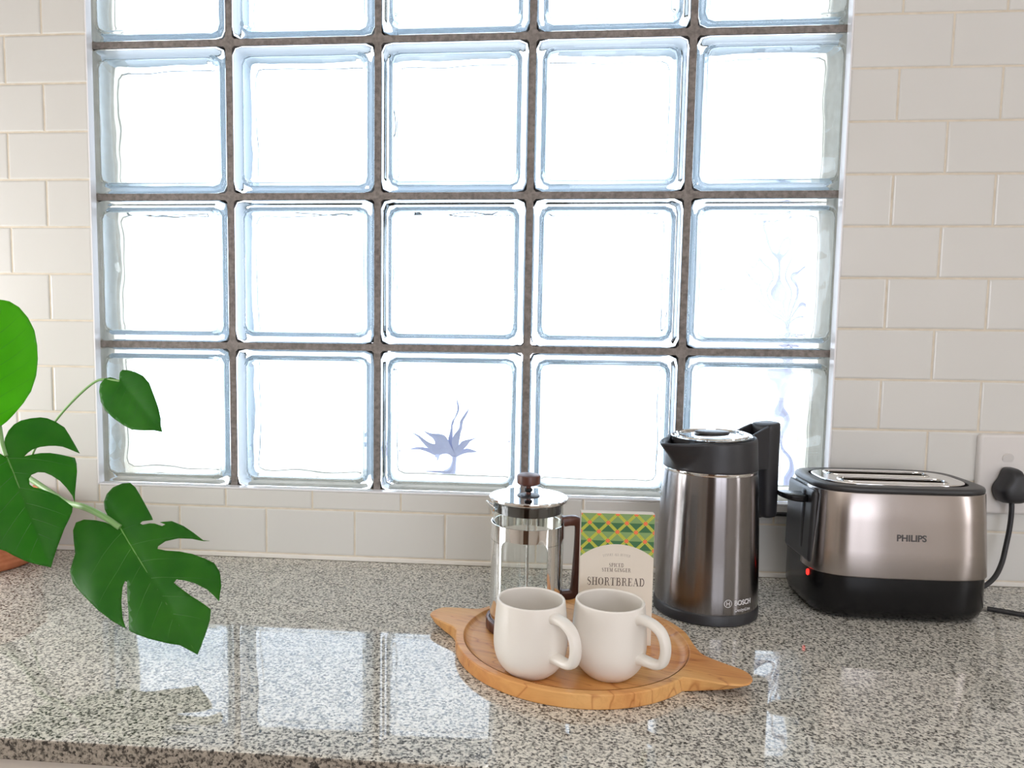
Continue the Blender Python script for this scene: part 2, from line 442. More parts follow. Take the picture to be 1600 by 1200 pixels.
def block_mesh(seed):
    bm = bmesh.new(); n = 72
    def outline(t, half, r):
        # point on a rounded square of half size `half`, corner radius r
        L = 2*(half-r); arc = PI*r/2; per = 4*(L+arc); s = (t % 1.)*per
        for k in range(4):
            ang = PI/2*k
            if s < L: p = Vector((half, -half+r+s)); p.rotate(Matrix.Rotation(ang, 2)); return p
            s -= L
            if s < arc:
                a = s/r; p = Vector((half-r+r*math.cos(a), half-r+r*math.sin(a))); p.rotate(Matrix.Rotation(ang, 2)); return p
            s -= arc
        return Vector((half, -half+r))
    def face(half, r, rings, fy, flip, mi=0):
        """heightfield cap from the edge (s=0) to the centre; returns the outer ring"""
        R = []
        for s in rings:           # s = inset from the edge
            h = half - s
            ring = []
            for j in range(n):
                p = outline(j/n, h, max(min(r, h*.98) - s*.35, h*.12) if h > 1e-4 else 1e-5)
                ring.append(bm.verts.new((p.x, fy(s, p.x, p.y), p.y)))
            R.append(ring)
        for a, b in zip(R, R[1:]):
            for j in range(n):
                q = (a[j], a[(j+1) % n], b[(j+1) % n], b[j])
                f = bm.faces.new(q if flip else q[::-1]); f.material_index = mi
        c = R[-1]; f = bm.faces.new(c if flip else c[::-1]); f.material_index = mi
        return R[0]
    rs = random.Random(seed); off = [Vector((rs.uniform(0,50), rs.uniform(0,50), rs.uniform(0,50))) for _ in range(4)]
    def wave(x, z, k, amp):
        p = Vector((x*15, z*15, 0)) + off[k]
        return amp*(noise.noise(p) + .35*noise.noise(p*2.1))
    insets = [0, .0008, .0022, .0045, .008, .012, .0155, .0165, .0175, .0185, .0205] + [.0205 + (.0985)*i/20 for i in range(1, 20)] + [.1188]
    def outer_front(s, x, z):
        y = .0045*max(0, 1 - s/.0045)**2.2
        if s > .0155: y += .0016*min(1, (s-.0155)/.003)
        if .0155 < s < .0205: y += .0008*math.sin((s-.0155)/.005*PI)
        return y
    of = face(HB, .011, insets, outer_front, False)
    ob = face(HB, .011, insets, lambda s, x, z: .0796 - outer_front(s, x, z), True)
    for j in range(n):
        f = bm.faces.new((of[j], of[(j+1) % n], ob[(j+1) % n], ob[j])); f.material_index = 1
    HC = HB - .0105
    ins2 = [0, .001, .003, .006, .010] + [.010 + .0985*i/22 for i in range(1, 22)] + [.1082]
    def cf(s, x, z):
        w = min(1, s/.012); return .0105 + .006*max(0, 1 - s/.006)**2 + w*wave(x, z, 0, .0032)
    def cb(s, x, z):
        w = min(1, s/.012); return .0685 - .006*max(0, 1 - s/.006)**2 + w*wave(x, z, 1, .0032)
    a = face(HC, .016, ins2, cf, True); b = face(HC, .016, ins2, cb, False)
    for j in range(n): bm.faces.new((a[j], b[j], b[(j+1) % n], a[(j+1) % n]))
    bmesh.ops.reverse_faces(bm, faces=bm.faces)
    me = bpy.data.meshes.new('glass_block'); bm.to_mesh(me); bm.free()
    me.materials.append(M['glass']); me.materials.append(M['coating']); me.shade_smooth()
    me.set_sharp_from_angle(angle=math.radians(50))
    return me
BM = [block_mesh(k) for k in range(3)]
rnd = random.Random(4)
for r in range(5):
    for c in range(5):
        o = link('glass_block', BM[(r*2 + c*3 + rnd.randrange(2)) % 3], win, (-.5 + (c+.5)*PB, .0, ZB0 + (r+.5)*PB))
        o.rotation_euler = (0, rnd.randrange(4)*PI/2, 0)

# ---- outside: pale paving and two made-up plants, added for the blotches in the glass
bm = bmesh.new(); box(bm, -4, 5, .121, 6, -.06, 0); struct(obj('ground', bm, 'clay'))
def fan(name, label, x, y, ztop, n, spread, ln, wd, seed):
    t = thing(name, label, 'plant', (x, y, 0)); r_ = random.Random(seed)
    zb = ztop - ln; bm = bmesh.new(); sweep(bm, [Vector((0,0,.0)), Vector((.01,0,zb*.5)), Vector((0,0,zb+.01))], .012, n=10); recalc(bm); obj('stem', bm, 'outleaf', t)
    for k in range(n):
        a = spread*(k/(n-1) - .5)*2; l = ln*(1 - .35*abs(a)/spread)*r_.uniform(.85, 1.1); bm = bmesh.new()
        loops = []
        for q in range(9):
            u = q/8; w = wd*math.sin(PI*(.08+.90*u))**.8*(1-.3*u); c = Vector((math.sin(a*(.6+.6*u))*l*u, r_.uniform(-.002,.002) + .02*u*math.cos(k*2.1), zb + math.cos(a*(.6+.6*u))*l*u))
            loops.append([c + Vector((-w*math.cos(a), -.003, w*math.sin(a))), c + Vector((0, .003, 0)), c + Vector((w*math.cos(a), -.003, -w*math.sin(a))), c + Vector((0, -.005, 0))])
        loft(bm, loops); recalc(bm); obj('leaf', bm, 'outleaf', t)
fan('added_plant', 'added fan of leaves outdoors, blurred behind the bottom middle glass block', .085, .42, 1.135, 7, 1.0, .15, .011, 2)
fan('added_plant', 'added wispy plant outdoors, blurred behind the right-hand column of glass blocks', .86, .60, 1.56, 8, .75, .30, .006, 5)

# ------------------------------------------------------------------ worktop and cabinets
bm = bmesh.new(); CX0, CX1, CY0 = XL+.002, XR-.002, -.598
box(bm, CX0, CX1, CY0, TY+.0005, ZC-.0225, ZC, .0016, 2)
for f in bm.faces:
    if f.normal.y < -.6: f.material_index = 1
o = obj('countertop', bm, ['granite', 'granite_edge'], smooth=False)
tag(o, 'speckled grey granite worktop, polished on top, running the full width below the window', 'countertop')
bw = .78
for k in range(4):
    x0 = XL + .03 + k*(bw+.004)
    t = thing('base_cabinet', ['cream base cabinet under the left end of the granite worktop', 'cream base cabinet under the worktop below the plant and board',
                               'cream base cabinet under the worktop below the kettle', 'cream base cabinet at the right end under the worktop'][k], 'cabinet', (x0+bw/2, -.30, 0), 0, 'cream base cabinets under the worktop')
    bm = bmesh.new(); box(bm, -bw/2, bw/2, -.268, .28, .1, ZC-.0235); box(bm, -bw/2, bw/2, -.22, .28, .001, .1)
    obj('body', bm, 'cab', t)
    for sx in (-1, 1):
        bm = bmesh.new(); a = sx*bw/4; box(bm, a-bw/4+.0015, a+bw/4-.0015, -.288, -.2685, .105, ZC-.026, .002, 2)
        dd = obj('door', bm, 'cab', t, wn=True)
        bm = bmesh.new(); x = a - sx*(bw/4-.04)
        sweep(bm, [Vector(p) for p in ((x,-.288,.70), (x,-.312,.70), (x,-.314,.70), (x,-.314,.60), (x,-.312,.60), (x,-.288,.60))], .004, n=8, up=(1,0,0))
        obj('handle', bm, 'chrome', dd)

# ------------------------------------------------------------------ serving board
BX, BY = .3096, -.3334; BA = math.radians(-21.3)
t = thing('serving_board', 'round wooden serving board with two pointed handles, holding the mugs', 'serving board', (BX, BY, ZC), BA)
RB = .1475
rh = [(.1253,.0763), (.1370,.0500), (.1507,.0260), (.1749,.0130), (.1964,.0045), (.2065,-.0058), (.2090,-.0184), (.2040,-.0325), (.1878,-.0405), (.1700,-.0435), (.1500,-.0455)]
lh = [(-.1330,.0560), (-.1456,.0330), (-.1718,.0237), (-.1911,.0133), (-.196,-.0077), (-.1890,-.0205), (-.1688,-.031), (-.1500,-.0384), (-.1395,-.0480)]
def a_of(p): return math.atan2(p[1], p[0])
def arc(a0, a1, n):
    return [(RB*math.cos(a0+(a1-a0)*i/n), RB*math.sin(a0+(a1-a0)*i/n)) for i in range(n+1)]
rp = [tuple(p)[:2] for p in smooth_path([(x, y, 0) for x, y in rh[::-1]], 5)]
lp = [tuple(p)[:2] for p in smooth_path([(x, y, 0) for x, y in lh], 5)]
a_r1 = a_of(rh[0]); a_l0 = a_of(lh[0]); a_l1 = a_of(lh[-1]) + 2*PI; a_r0 = a_of(rh[-1]) + 2*PI
outline = rp + arc(a_r1, a_l0, 60)[1:-1] + lp + arc(a_l1, a_r0, 80)[1:-1]
hole = [(.1365*math.cos(2*PI*i/120), .1365*math.sin(2*PI*i/120)) for i in range(120)]
bm = extrude_shape([outline, hole], .0, .0173, .0018, 2)
for v in bm.verts:
    r = math.hypot(v.co.x, v.co.y)
    if r > RB*1.02 and v.co.z < .009:
        k = min(1, (r - RB*1.02)/.055); v.co.z += .0105*k**.8
        c = Vector((math.copysign(.165, v.co.x), -.01 if v.co.x > 0 else -.004, 0)); sh = .80
        v.co.x = c.x + (v.co.x-c.x)*(1-.12*k); v.co.y = c.y + (v.co.y-c.y)*(1-.2*k)
lathe(bm, [(.1366,.0172), (.1362,.0168), (.1352,.0150), (.1330,.0128), (.1300,.0115), (.1260,.0110), (.09,.0110), (0,.0110)][::-1], 120)
for v in list(bm.verts):
    pass
lathe(bm, [(0,.0002), (.137,.0002)], 60)
recalc(bm)
obj('board', bm, 'board', t, angle=40, wn=True)
ZF = ZC + .0111   # floor of the dish

# ------------------------------------------------------------------ mugs
def make_mug(label):
    t = thing('mug', label, 'mug', group='white mugs on the board')
    bm = bmesh.new()
    prof = [(0,.0012), (.0205,.0012), (.0215,.0000), (.0235,.0002), (.0262,.0022), (.0315,.0072), (.0362,.0138), (.0395,.0215), (.0412,.030), (.0417,.0385),
            (.0415,.048), (.0408,.060), (.0398,.072), (.0388,.0815), (.0385,.0845), (.0380,.0856), (.0370,.0860), (.0360,.0856), (.0355,.0843), (.0360,.079),
            (.0372,.066), (.0380,.050), (.0382,.036), (.0372,.025), (.0345,.0165), (.029,.0095), (.022,.0065), (.012,.0055), (0,.0053)]
    P = smooth_path([(r, 0, z) for r, z in prof[2:-1]], 3)
    lathe(bm, [prof[0]] + [(p.x, p.z) for p in P] + [prof[-1]], 96)
    recalc(bm); obj('cup', bm, 'ceramic', t)
    bm = bmesh.new()
    path = smooth_path([(.0365,0,.0745), (.046,0,.0755), (.0560,0,.0740), (.0650,0,.0690), (.0700,0,.0610), (.0718,0,.0520), (.0712,0,.0430), (.0680,0,.0350), (.0610,0,.0312), (.050,0,.0308), (.0385,0,.0310)], 6)
    sweep(bm, path, .0068, .0049, 18, 2.6, up=(0,1,0), scale=lambda u: 1 + .30*(abs(2*u-1)**6))
    recalc(bm); obj('handle', bm, 'ceramic', t)
    return t
mug = make_mug('white ceramic mug in front of the coffee press')
mug.location = (.2535, -.4200, ZF); mug.rotation_euler[2] = math.radians(-50)
def dup(o, label):
    r = o.copy(); COL.objects.link(r); r['label'] = label
    for ch in o.children:
        c = ch.copy(); COL.objects.link(c); c.parent = r
    return r
mug2 = dup(mug, 'white ceramic mug in front of the shortbread box')
mug2.location = (.3420, -.4150, ZF); mug2.rotation_euler[2] = math.radians(-42)

# ------------------------------------------------------------------ coffee press
CPX, CPY = .2508, -.2915
t = thing('coffee_press', 'tall glass and steel plunger coffee press with a brown wooden knob and handle', 'coffee press', (CPX, CPY, ZF))
def Zp(z): return z - ZF
bm = bmesh.new()
lathe(bm, [(0, 0), (.0505, 0), (.0522, .0015), (.0525, .012), (.0515, .0140), (.0482, .0142), (.0478, .0100), (.0, .0100)], 72); recalc(bm)
obj('base', bm, 'walnut', t)
bm = bmesh.new()   # beaker: outer and inner glass walls
zt = Zp(1.0800)
lathe(bm, [(0, .0105), (.040, .0105), (.0440, .0125), (.0450, .017), (.0450, .0185), (.0450, .021), (.0450, zt-.004), (.0450, zt-.0015), (.0449, zt-.0006), (.0445, zt), (.0438, zt-.0003), (.0434, zt-.0015), (.0434, zt-.003), (.0434, zt-.005), (.0434, .024), (.0434, .021), (.0434, .019), (.0415, .0150), (.038, .0135), (0, .0135)], 80)
beaker = obj('beaker', bm, 'clear', t)
def arc_band(bm, r, a0, a1, z0, z1, th=.0009, n=24, closed=False):
    loops = []
    for i in range(n+1):
        a = a0 + (a1-a0)*i/n; c, s = math.cos(a), math.sin(a)
        loops.append([Vector((rr*c, rr*s, zz)) for rr, zz in ((r, z0), (r+th, z0), (r+th, z1), (r, z1))])
    if closed: loops = loops[:-1] + [loops[0]]
    R = [[bm.verts.new(p) for p in l] for l in (loops[:-1] if closed else loops)]
    prs = list(zip(R, R[1:])) + ([(R[-1], R[0])] if closed else [])
    for p, q in prs:
        for j in range(4): bm.faces.new((p[j], q[j], q[(j+1) % 4], p[(j+1) % 4]))
    if not closed: bm.faces.new(R[0]); bm.faces.new(R[-1][::-1])
bm = bmesh.new(); zb0, zb1 = Zp(1.0345), Zp(1.0520)
arc_band(bm, .0462, 0, 2*PI, zb0, zb1, .0011, 96, True)
arc_band(bm, .0462, 0, 2*PI, .0145, .024, .0011, 96, True)
for ac, wd in ((205, 20), (316, 15), (25, 14)):
    ac = math.radians(ac); wd = math.radians(wd)
    arc_band(bm, .0462, ac-wd, ac+wd, .0235, zb0-.004, .0011, 12)
    for s in (-1, 1):     # rounded shoulders under the band
        for q in range(8):
            a0 = ac + s*wd; w2 = math.radians(10)*(1-math.sqrt(1-((q+.5)/8)**2))
            arc_band(bm, .0462, min(a0, a0+s*w2), max(a0, a0+s*w2), zb0-.012+.012*q/8, zb0-.012+.012*(q+1)/8+.0001, .0011, 2)
    arc_band(bm, .0462, ac-wd, ac+wd, zb0-.005, zb0+.0005, .0011, 12)
recalc(bm); obj('frame', bm, 'chrome', t)
bm = bmesh.new(); z = Zp(1.0800)
lathe(bm, [(0, z+.0055), (.0492, z+.0055), (.0502, z+.0048), (.0505, z+.003), (.0500, z+.0012), (.044, z+.0008), (.0425, z), (.0425, z-.0135), (.0415, z-.0142), (0, z-.0142)][::-1], 96); recalc(bm)
# skirt under the lid: the dark it mirrors is put into its colour
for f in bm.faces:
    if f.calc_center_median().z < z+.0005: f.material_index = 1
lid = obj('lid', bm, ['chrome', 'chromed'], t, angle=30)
bm = bmesh.new(); lathe(bm, [(0, z+.0056), (.0145, z+.0056), (.0145, z+.0064), (.0125, z+.0070), (0, z+.0070)], 40); recalc(bm)
obj('collar', bm, 'blackm', lid)
bm = bmesh.new(); zz = Zp(1.0875)
lathe(bm, [(0, zz), (.0034, zz), (.0034, zz+.012), (.0044, zz+.0135), (0, zz+.0135)], 24)
lathe(bm, [(0, zz+.0125), (.0125, zz+.0125), (.0148, zz+.0145), (.0152, zz+.0235), (.0146, zz+.0252), (.0125, zz+.0262), (0, zz+.0266)], 48); recalc(bm)
knob = obj('knob', bm, 'walnut', t)
bm = bmesh.new(); lathe(bm, [(.0035, zz+.0035), (.0046, zz+.0035), (.0054, zz+.0055), (.0046, zz+.0078), (.0035, zz+.0078)], 32); recalc(bm)
obj('seal_ring', bm, 'blackg', knob)
bm = bmesh.new(); lathe(bm, [(0, .022), (.0019, .022), (.0019, z+.002), (0, z+.002)], 16)
lathe(bm, [(0, .0165), (.0405, .0165), (.0415, .0185), (.0405, .0215), (.006, .0225), (0, .0225)], 64); recalc(bm)
obj('plunger', bm, 'chrome', t)
bm = bmesh.new()    # pouring lip
ca = math.radians(192); di = Vector((math.cos(ca), math.sin(ca), 0)); sd = Vector((-di.y, di.x, 0))
loops = []
for k in range(5):
    u = k/4; c = di*(.0452 + .0085*u); w = .0085*(1-u)**.8 + .0010; dz = zt - .0005 + .001*u
    loops.append([c + sd*w*math.cos(a) + Vector((0,0, dz - w*.9*math.sin(a) - (.006*(1-u)))) for a in [PI*j/10 for j in range(11)]])
loft(bm, loops, False, False, closed=False)
sp = obj('spout', bm, 'chrome', t); sm = sp.modifiers.new('s', 'SOLIDIFY'); sm.thickness = .0012; 
bm = bmesh.new(); ha = math.radians(5)
pth = smooth_path([(.0455,0,Zp(1.0520)), (.0540,0,Zp(1.0535)), (.0620,0,Zp(1.0530)), (.0665,0,Zp(1.0480)), (.0672,0,Zp(1.0400)), (.0668,0,Zp(1.0200)), (.0655,0,Zp(.9950)), (.0640,0,Zp(.9720)), (.0620,0,Zp(.9600)), (.0570,0,Zp(.9560)), (.0455,0,Zp(.9550))], 5)
sweep(bm, pth, .0068, .0064, 16, 3.4, up=(0,1,0)); recalc(bm)
h = obj('handle', bm, 'walnut', t, rz=ha)

# ------------------------------------------------------------------ shortbread box
BXW, BXD, BXH = .0890, .013, .1655
t = thing('biscuit_box', 'slim cream and green patterned shortbread box standing between press and kettle', 'box', (.3592, -.3342, ZF), math.radians(.8))
bm = bmesh.new(); box(bm, -BXW/2, BXW/2, 0, BXD, 0, BXH, .0005, 1); obj('carton', bm, 'card', t, smooth=False)
# printed pattern
def clip(poly, x0, x1, z0, z1):
    for ax, lim, sg in ((0, x0, 1), (0, x1, -1), (1, z0, 1), (1, z1, -1)):
        out = []
        for i in range(len(poly)):
            a, b = poly[i-1], poly[i]; da, db = sg*(a[ax]-lim), sg*(b[ax]-lim)
            if (da >= 0) != (db >= 0):
                k = da/(da-db); out.append((a[0]+(b[0]-a[0])*k, a[1]+(b[1]-a[1])*k))
            if db >= 0: out.append(b)
        poly = out
        if len(poly) < 3: return []
    return poly
bm = bmesh.new(); T = .0224; zl, zh = BXH-.0560, BXH-.0006; xl, xh = -BXW/2+.0003, BXW/2-.0003
def put(poly, mi, y):
    p = clip(poly, xl, xh, zl, zh)
    if len(p) >= 3:
        try: bm.faces.new([bm.verts.new((q[0], y, q[1])) for q in p]).material_index = mi
        except ValueError: pass
ox, oz = -BXW/2 + .0106, BXH - .0120
def strip(p, q, w, mi, y):
    d = Vector((q[0]-p[0], q[1]-p[1])).normalized(); nx, nz = -d.y*w/2, d.x*w/2
    put([(p[0]+nx, p[1]+nz), (p[0]-nx, p[1]-nz), (q[0]-nx, q[1]-nz), (q[0]+nx, q[1]+nz)], mi, y)
for i in range(-3, 12):
    for j in range(-6, 4):
        cx, cz = ox + i*T/2, oz + j*T/2
        if (i+j) % 2: # diamond centre
            top_dark = (j % 2 == 1)
            put([(cx-T/2, cz), (cx+T/2, cz), (cx, cz+T/2)], 0 if top_dark else 1, -.00006)
            put([(cx-T/2, cz), (cx, cz-T/2), (cx+T/2, cz)], 1 if top_dark else 0, -.00006)
        else:
            for sx in (-1, 1):
                e2 = (cx + sx*T/2, cz - T/2)
                strip((cx, cz), e2, .0038, 2, -.00010)
                for q in range(9):
                    u = (q+.5)/9; c = Vector((cx + (e2[0]-cx)*u, cz + (e2[1]-cz)*u)); d = Vector((sx, -1)).normalized()
                    pr = Vector((-d.y, d.x)); a = c - pr*.0019; b = c + pr*.0019
                    strip((a.x, a.y), (b.x, b.y), .00035, 0, -.00013)
            put([(cx + .0026*math.cos(a), cz + .0026*math.sin(a)) for a in [PI/8 + PI/4*k for k in range(8)]], 3, -.00018)
obj('printed_pattern', bm, ['gdark', 'glight', 'yellow', 'orange'], t, smooth=False)
bm = bmesh.new()   # arched cream panel
sag, top = .0165, BXH-.0385
pts = [(-BXW/2+.0002, .0005)]
Rr = ((BXW/2)**2 + sag**2)/(2*sag)
arcp = [((-BXW/2+.0002) + (BXW-.0004)*i/40, 0) for i in range(41)]
arcp = [(x, top - Rr + math.sqrt(Rr*Rr - x*x)) for x, _ in arcp]
poly = [(BXW/2-.0002, .0008), ] + arcp[::-1] + [(-BXW/2+.0002, .0008)]
bm.faces.new([bm.verts.new((x, -.00028, z)) for x, z in poly][::-1])
bmesh.ops.recalc_face_normals(bm, faces=bm.faces); bmesh.ops.triangulate(bm, faces=bm.faces)
r = bmesh.ops.extrude_face_region(bm, geom=list(bm.faces)); 
for v in [g for g in r['geom'] if isinstance(g, bmesh.types.BMVert)]: v.co.y = -.00002
recalc(bm)
obj('label_panel', bm, 'card', t, smooth=False)
# didone-like lettering built from strokes (unit cap height)
TH, TN, SF = .15, .045, .20
def arcs(cx, cy, rx, ry, a0, a1, n=14): return [(cx+rx*math.cos(math.radians(a0+(a1-a0)*i/n)), cy+ry*math.sin(math.radians(a0+(a1-a0)*i/n))) for i in range(n+1)]
def ser(x, y, w=SF): return ([(x-w, y), (x+w, y)], TN)
def stem(x): return [([(x, 0), (x, 1)], TH), ser(x, .022), ser(x, .978)]
G = {
 'S': (.62, [([(.50,.74), (.50,.98)], TN), (arcs(.30,.745,.19,.235,75,180), .08), ([(.11,.745), (.16,.62), (.30,.53), (.42,.45), (.51,.34), (.52,.25)], .14), (arcs(.30,.25,.22,.235,0,-115), .08), ([(.09,.02), (.09,.28)], TN)]),
 'H': (.92, stem(.22) + stem(.70) + [([(.22,.51), (.70,.51)], TN)]),
 'O': (.86, [(arcs(.41,.5,.30,.475,50,130), TN), (arcs(.41,.5,.30,.475,130,230), TH), (arcs(.41,.5,.30,.475,230,310), TN), (arcs(.41,.5,.30,.475,310,410), TH)]),
 'R': (.86, stem(.22) + [([(.22,.975), (.42,.975)], TN), (arcs(.42,.745,.20,.23,90,-90), .09), ([(.22,.515), (.42,.515)], TN), ([(.44,.51), (.60,.36), (.64,.10), (.72,.02), (.82,.06)], .09)]),
 'T': (.78, stem(.38)[:2] + [([(.04,.975), (.72,.975)], TN), ([(.05,.98), (.05,.74)], TN), ([(.71,.98), (.71,.74)], TN)]),
 'B': (.80, stem(.22) + [([(.22,.975), (.42,.975)], TN), (arcs(.42,.755,.18,.22,90,-90), .10), ([(.22,.53), (.46,.53)], TN), (arcs(.44,.28,.23,.255,90,-90), .11), ([(.22,.022), (.44,.022)], TN)]),
 'E': (.76, stem(.22) + [([(.22,.975), (.64,.975)], TN), ([(.64,.98), (.64,.74)], TN), ([(.22,.51), (.50,.51)], TN), ([(.50,.62), (.50,.40)], TN), ([(.22,.022), (.66,.022)], TN), ([(.66,.02), (.66,.28)], TN)]),
 'A': (.84, [([(.12,0), (.40,1)], TN), ([(.40,1), (.70,0)], TH), ([(.22,.33), (.60,.33)], TN), ser(.12,.022,.13), ser(.70,.022,.17)]),
 'D': (.88, stem(.22) + [([(.22,.975), (.40,.975)], TN), (arcs(.40,.5,.32,.475,90,-90,20), .11), ([(.22,.022), (.40,.022)], TN)]),
 'P': (.74, stem(.22) + [([(.22,.975), (.42,.975)], TN), (arcs(.42,.725,.21,.25,90,-90), .10), ([(.22,.475), (.42,.475)], TN)]),
 'I': (.48, stem(.22)),
 'C': (.78, [(arcs(.42,.5,.31,.475,50,120), TN), (arcs(.42,.5,.31,.475,120,240), TH), (arcs(.42,.5,.31,.475,240,315), TN), ([(.66,.98), (.66,.72)], TN)]),
 'G': (.84, [(arcs(.42,.5,.31,.475,50,120), TN), (arcs(.42,.5,.31,.475,120,240), TH), (arcs(.42,.5,.31,.475,240,300), TN), ([(.66,.98), (.66,.72)], TN), ([(.65,.42), (.65,.04)], TH), ser(.65,.43,.16)]),
 'M': (1.04, [([(.16,0), (.16,1)], TN), ([(.17,1), (.50,.04)], TH), ([(.50,.04), (.82,1)], TN), ([(.84,0), (.84,1)], TH), ser(.16,.022,.13), ser(.84,.022,.17), ser(.12,.978,.10), ser(.88,.978,.12)]),
 'N': (.90, [([(.18,0), (.18,1)], TN), ([(.19,.98), (.68,.03)], TH), ([(.69,0), (.69,1)], TN), ser(.18,.022,.14), ser(.14,.978,.12), ser(.69,.978,.14)]),
 'L': (.72, stem(.22) + [([(.22,.022), (.62,.022)], TN), ([(.62,.02), (.62,.28)], TN)]),
 'U': (.86, [([(.20,1), (.20,.3)], TH), (arcs(.43,.28,.23,.26,180,360), .06), ([(.66,1), (.66,.28)], TN), ser(.20,.978), ser(.66,.978,.14)]),
 'X': (.80, [([(.14,1), (.64,0)], TH), ([(.62,1), (.16,0)], TN), ser(.14,.978,.15), ser(.62,.978,.13), ser(.16,.022,.13), ser(.64,.022,.15)]),
 'Y': (.80, [([(.12,1), (.40,.46)], TH), ([(.66,1), (.40,.46)], TN), ([(.40,.48), (.40,0)], TH), ser(.12,.978,.14), ser(.66,.978,.13), ser(.40,.022)]),
 ' ': (.42, []),
}
def letters(bm, s, h, cx, cz, y, track=.04, arch=None, wt=1., xs=.82):
    W_ = sum(G[c][0]+track for c in s)*xs; x = cx - W_*h/2
    for ch in s:
        w, strokes = G[ch]
        for si, (pts, sw) in enumerate(strokes):
            sw *= wt; P = [Vector((p[0]*h, p[1]*h)) for p in pts]; n = len(P); L_ = []; R_ = []
            for i, p in enumerate(P):
                d = (P[min(i+1, n-1)] - P[max(i-1, 0)]).normalized(); nn = Vector((-d.y, d.x))*sw*h/2
                L_.append(p+nn); R_.append(p-nn)
            def place(q):
                X, Z = x + q.x*xs, cz - h/2 + q.y
                if arch:
                    a = (X-cx)/arch; X, Z = cx + (arch + q.y - h/2)*math.sin(a), cz - arch + (arch + q.y - h/2)*math.cos(a)
                return (X, y - si*.000004, Z)
            for i in range(n-1):
                bm.faces.new([bm.verts.new(place(q)) for q in (L_[i], L_[i+1], R_[i+1], R_[i])][::-1])
        x += (w+track)*h*xs
bm = bmesh.new(); letters(bm, 'SHORTBREAD', .00985, 0, .0800, -.00034, .055, wt=1.15); obj('title_lettering', bm, 'ink', t, smooth=False)
bm = bmesh.new()
letters(bm, 'SPICED', .0047, 0, .1008, -.00034, .08, wt=1.2); letters(bm, 'STEM GINGER', .0047, 0, .0947, -.00034, .08, wt=1.2)
obj('flavour_lettering', bm, 'ink', t, smooth=False)
bm = bmesh.new(); letters(bm, 'LUXURY ALL BUTTER', .0030, 0, .1140, -.00034, .16, arch=.085, wt=1.1, xs=.72); obj('arched_lettering', bm, 'inkl', t, smooth=False)

# ------------------------------------------------------------------ kettle
KX, KY = .5086, -.1669
t = thing('electric_kettle', 'tall smoky steel electric kettle with black top, spout and handle', 'kettle', (KX, KY, ZC))
bm = bmesh.new(); lathe(bm, [(0, .0004), (.0690, .0004), (.0712, .002), (.0716, .0135), (.0705, .0165), (.0695, .0172), (0, .0172)], 96); recalc(bm)
obj('base', bm, 'blackm', t)
bm = bmesh.new(); lathe(bm, [(.0665, .0165), (.0700, .0165), (.0705, .020), (.0703, .040), (.0696, .075), (.0682, .115), (.0664, .160), (.0645, .196), (.0636, .2035), (.0600, .2035)], 128); recalc(bm)
body = obj('body', bm, 'gun', t)
bm = bmesh.new(); lathe(bm, [(.0600, .2032), (.0634, .2032), (.0640, .2045), (.0638, .2075), (.0600, .2075)], 96); recalc(bm)
obj('trim_ring', bm, 'chrome', t)
SPA = math.radians(214); sdir = Vector((math.cos(SPA), math.sin(SPA)))
def collar_loop(z, r, spout, wdeg=34):
    """circle pulled into a pointed spout; spout = reach of the beak beyond the rim"""
    out = []; n = 144
    for i in range(n):
        a = 2*PI*i/n; d = (a - SPA + PI) % (2*PI) - PI; w = math.radians(wdeg)
        k = max(0, 1-abs(d)/w)
        out.append(Vector(((r + spout*k**1.1)*math.cos(a), (r + spout*k**1.1)*math.sin(a), z)))
    return out
bm = bmesh.new()
Ls = [(.2000,.0610,0,8), (.2000,.0633,0,8), (.2007,.0637,0,8), (.2030,.0636,0,9), (.2060,.0634,.0030,11), (.2120,.0630,.0085,17), (.2180,.0626,.0145,22), (.2240,.0622,.0205,27), (.2300,.0618,.0265,32), (.2360,.0613,.0325,36), (.2385,.0609,.0345,37), (.2400,.0600,.0345,37), (.2405,.0588,.0330,36), (.2395,.0572,.0310,35), (.2330,.0560,.0250,32), (.2220,.0550,.0140,24), (.2150,.0545,.0040,12), (.2120,.0540,.0,8)]
loft(bm, [collar_loop(z, r, s, w) for z, r, s, w in Ls], False, True); recalc(bm)
for v in bm.verts: v.co.z += .0075
# the rim rises from the beak towards the handle
for v in bm.verts:
    if v.co.z > .2275:
        q = -(v.co.x*sdir.x + v.co.y*sdir.y); v.co.z += (q+.06)*.035*min(1, (v.co.z-.2275)/.015)
obj('collar', bm, 'blackm', t, angle=50)
bm = bmesh.new()   # lid: polished disc with dark rim and thumb patch
lathe(bm, [(.0540, .2320), (.0548, .2425), (.0535, .2432), (.0515, .2428), (.0505, .2424), (.0350, .2428), (0, .2434)], 96)
for v in bm.verts:
    q = -(v.co.x*sdir.x + v.co.y*sdir.y); v.co.z += (q+.06)*.035 + .0075
recalc(bm); lid = obj('lid', bm, 'chrome', t, angle=30)
bm = bmesh.new()
q = Vector((-sdir.x, -sdir.y)); sd = Vector((-q.y, q.x))
loops = []
for zz, sc_ in ((.2440, 1.), (.2462, .96), (.2468, .85)):
    loops.append([Vector((.004 + .0245*sc_*math.cos(a), .014 + .016*sc_*math.sin(a), zz + .0095)) for a in [2*PI*i/40 for i in range(40)]])
loft(bm, loops); recalc(bm); obj('lid_button', bm, 'greyp', lid)
bm = bmesh.new()   # raised polished bow across the lid
loops = []
for rr_, zz in ((.0500, .2428), (.0495, .2448), (.0440, .2452), (.0432, .2430)):
    loops.append([Vector((rr_*math.cos(a), rr_*math.sin(a), zz + .0075 + (-(rr_*math.cos(a)*sdir.x + rr_*math.sin(a)*sdir.y)+.06)*.035)) for a in [2*PI*i/96 for i in range(96)]])
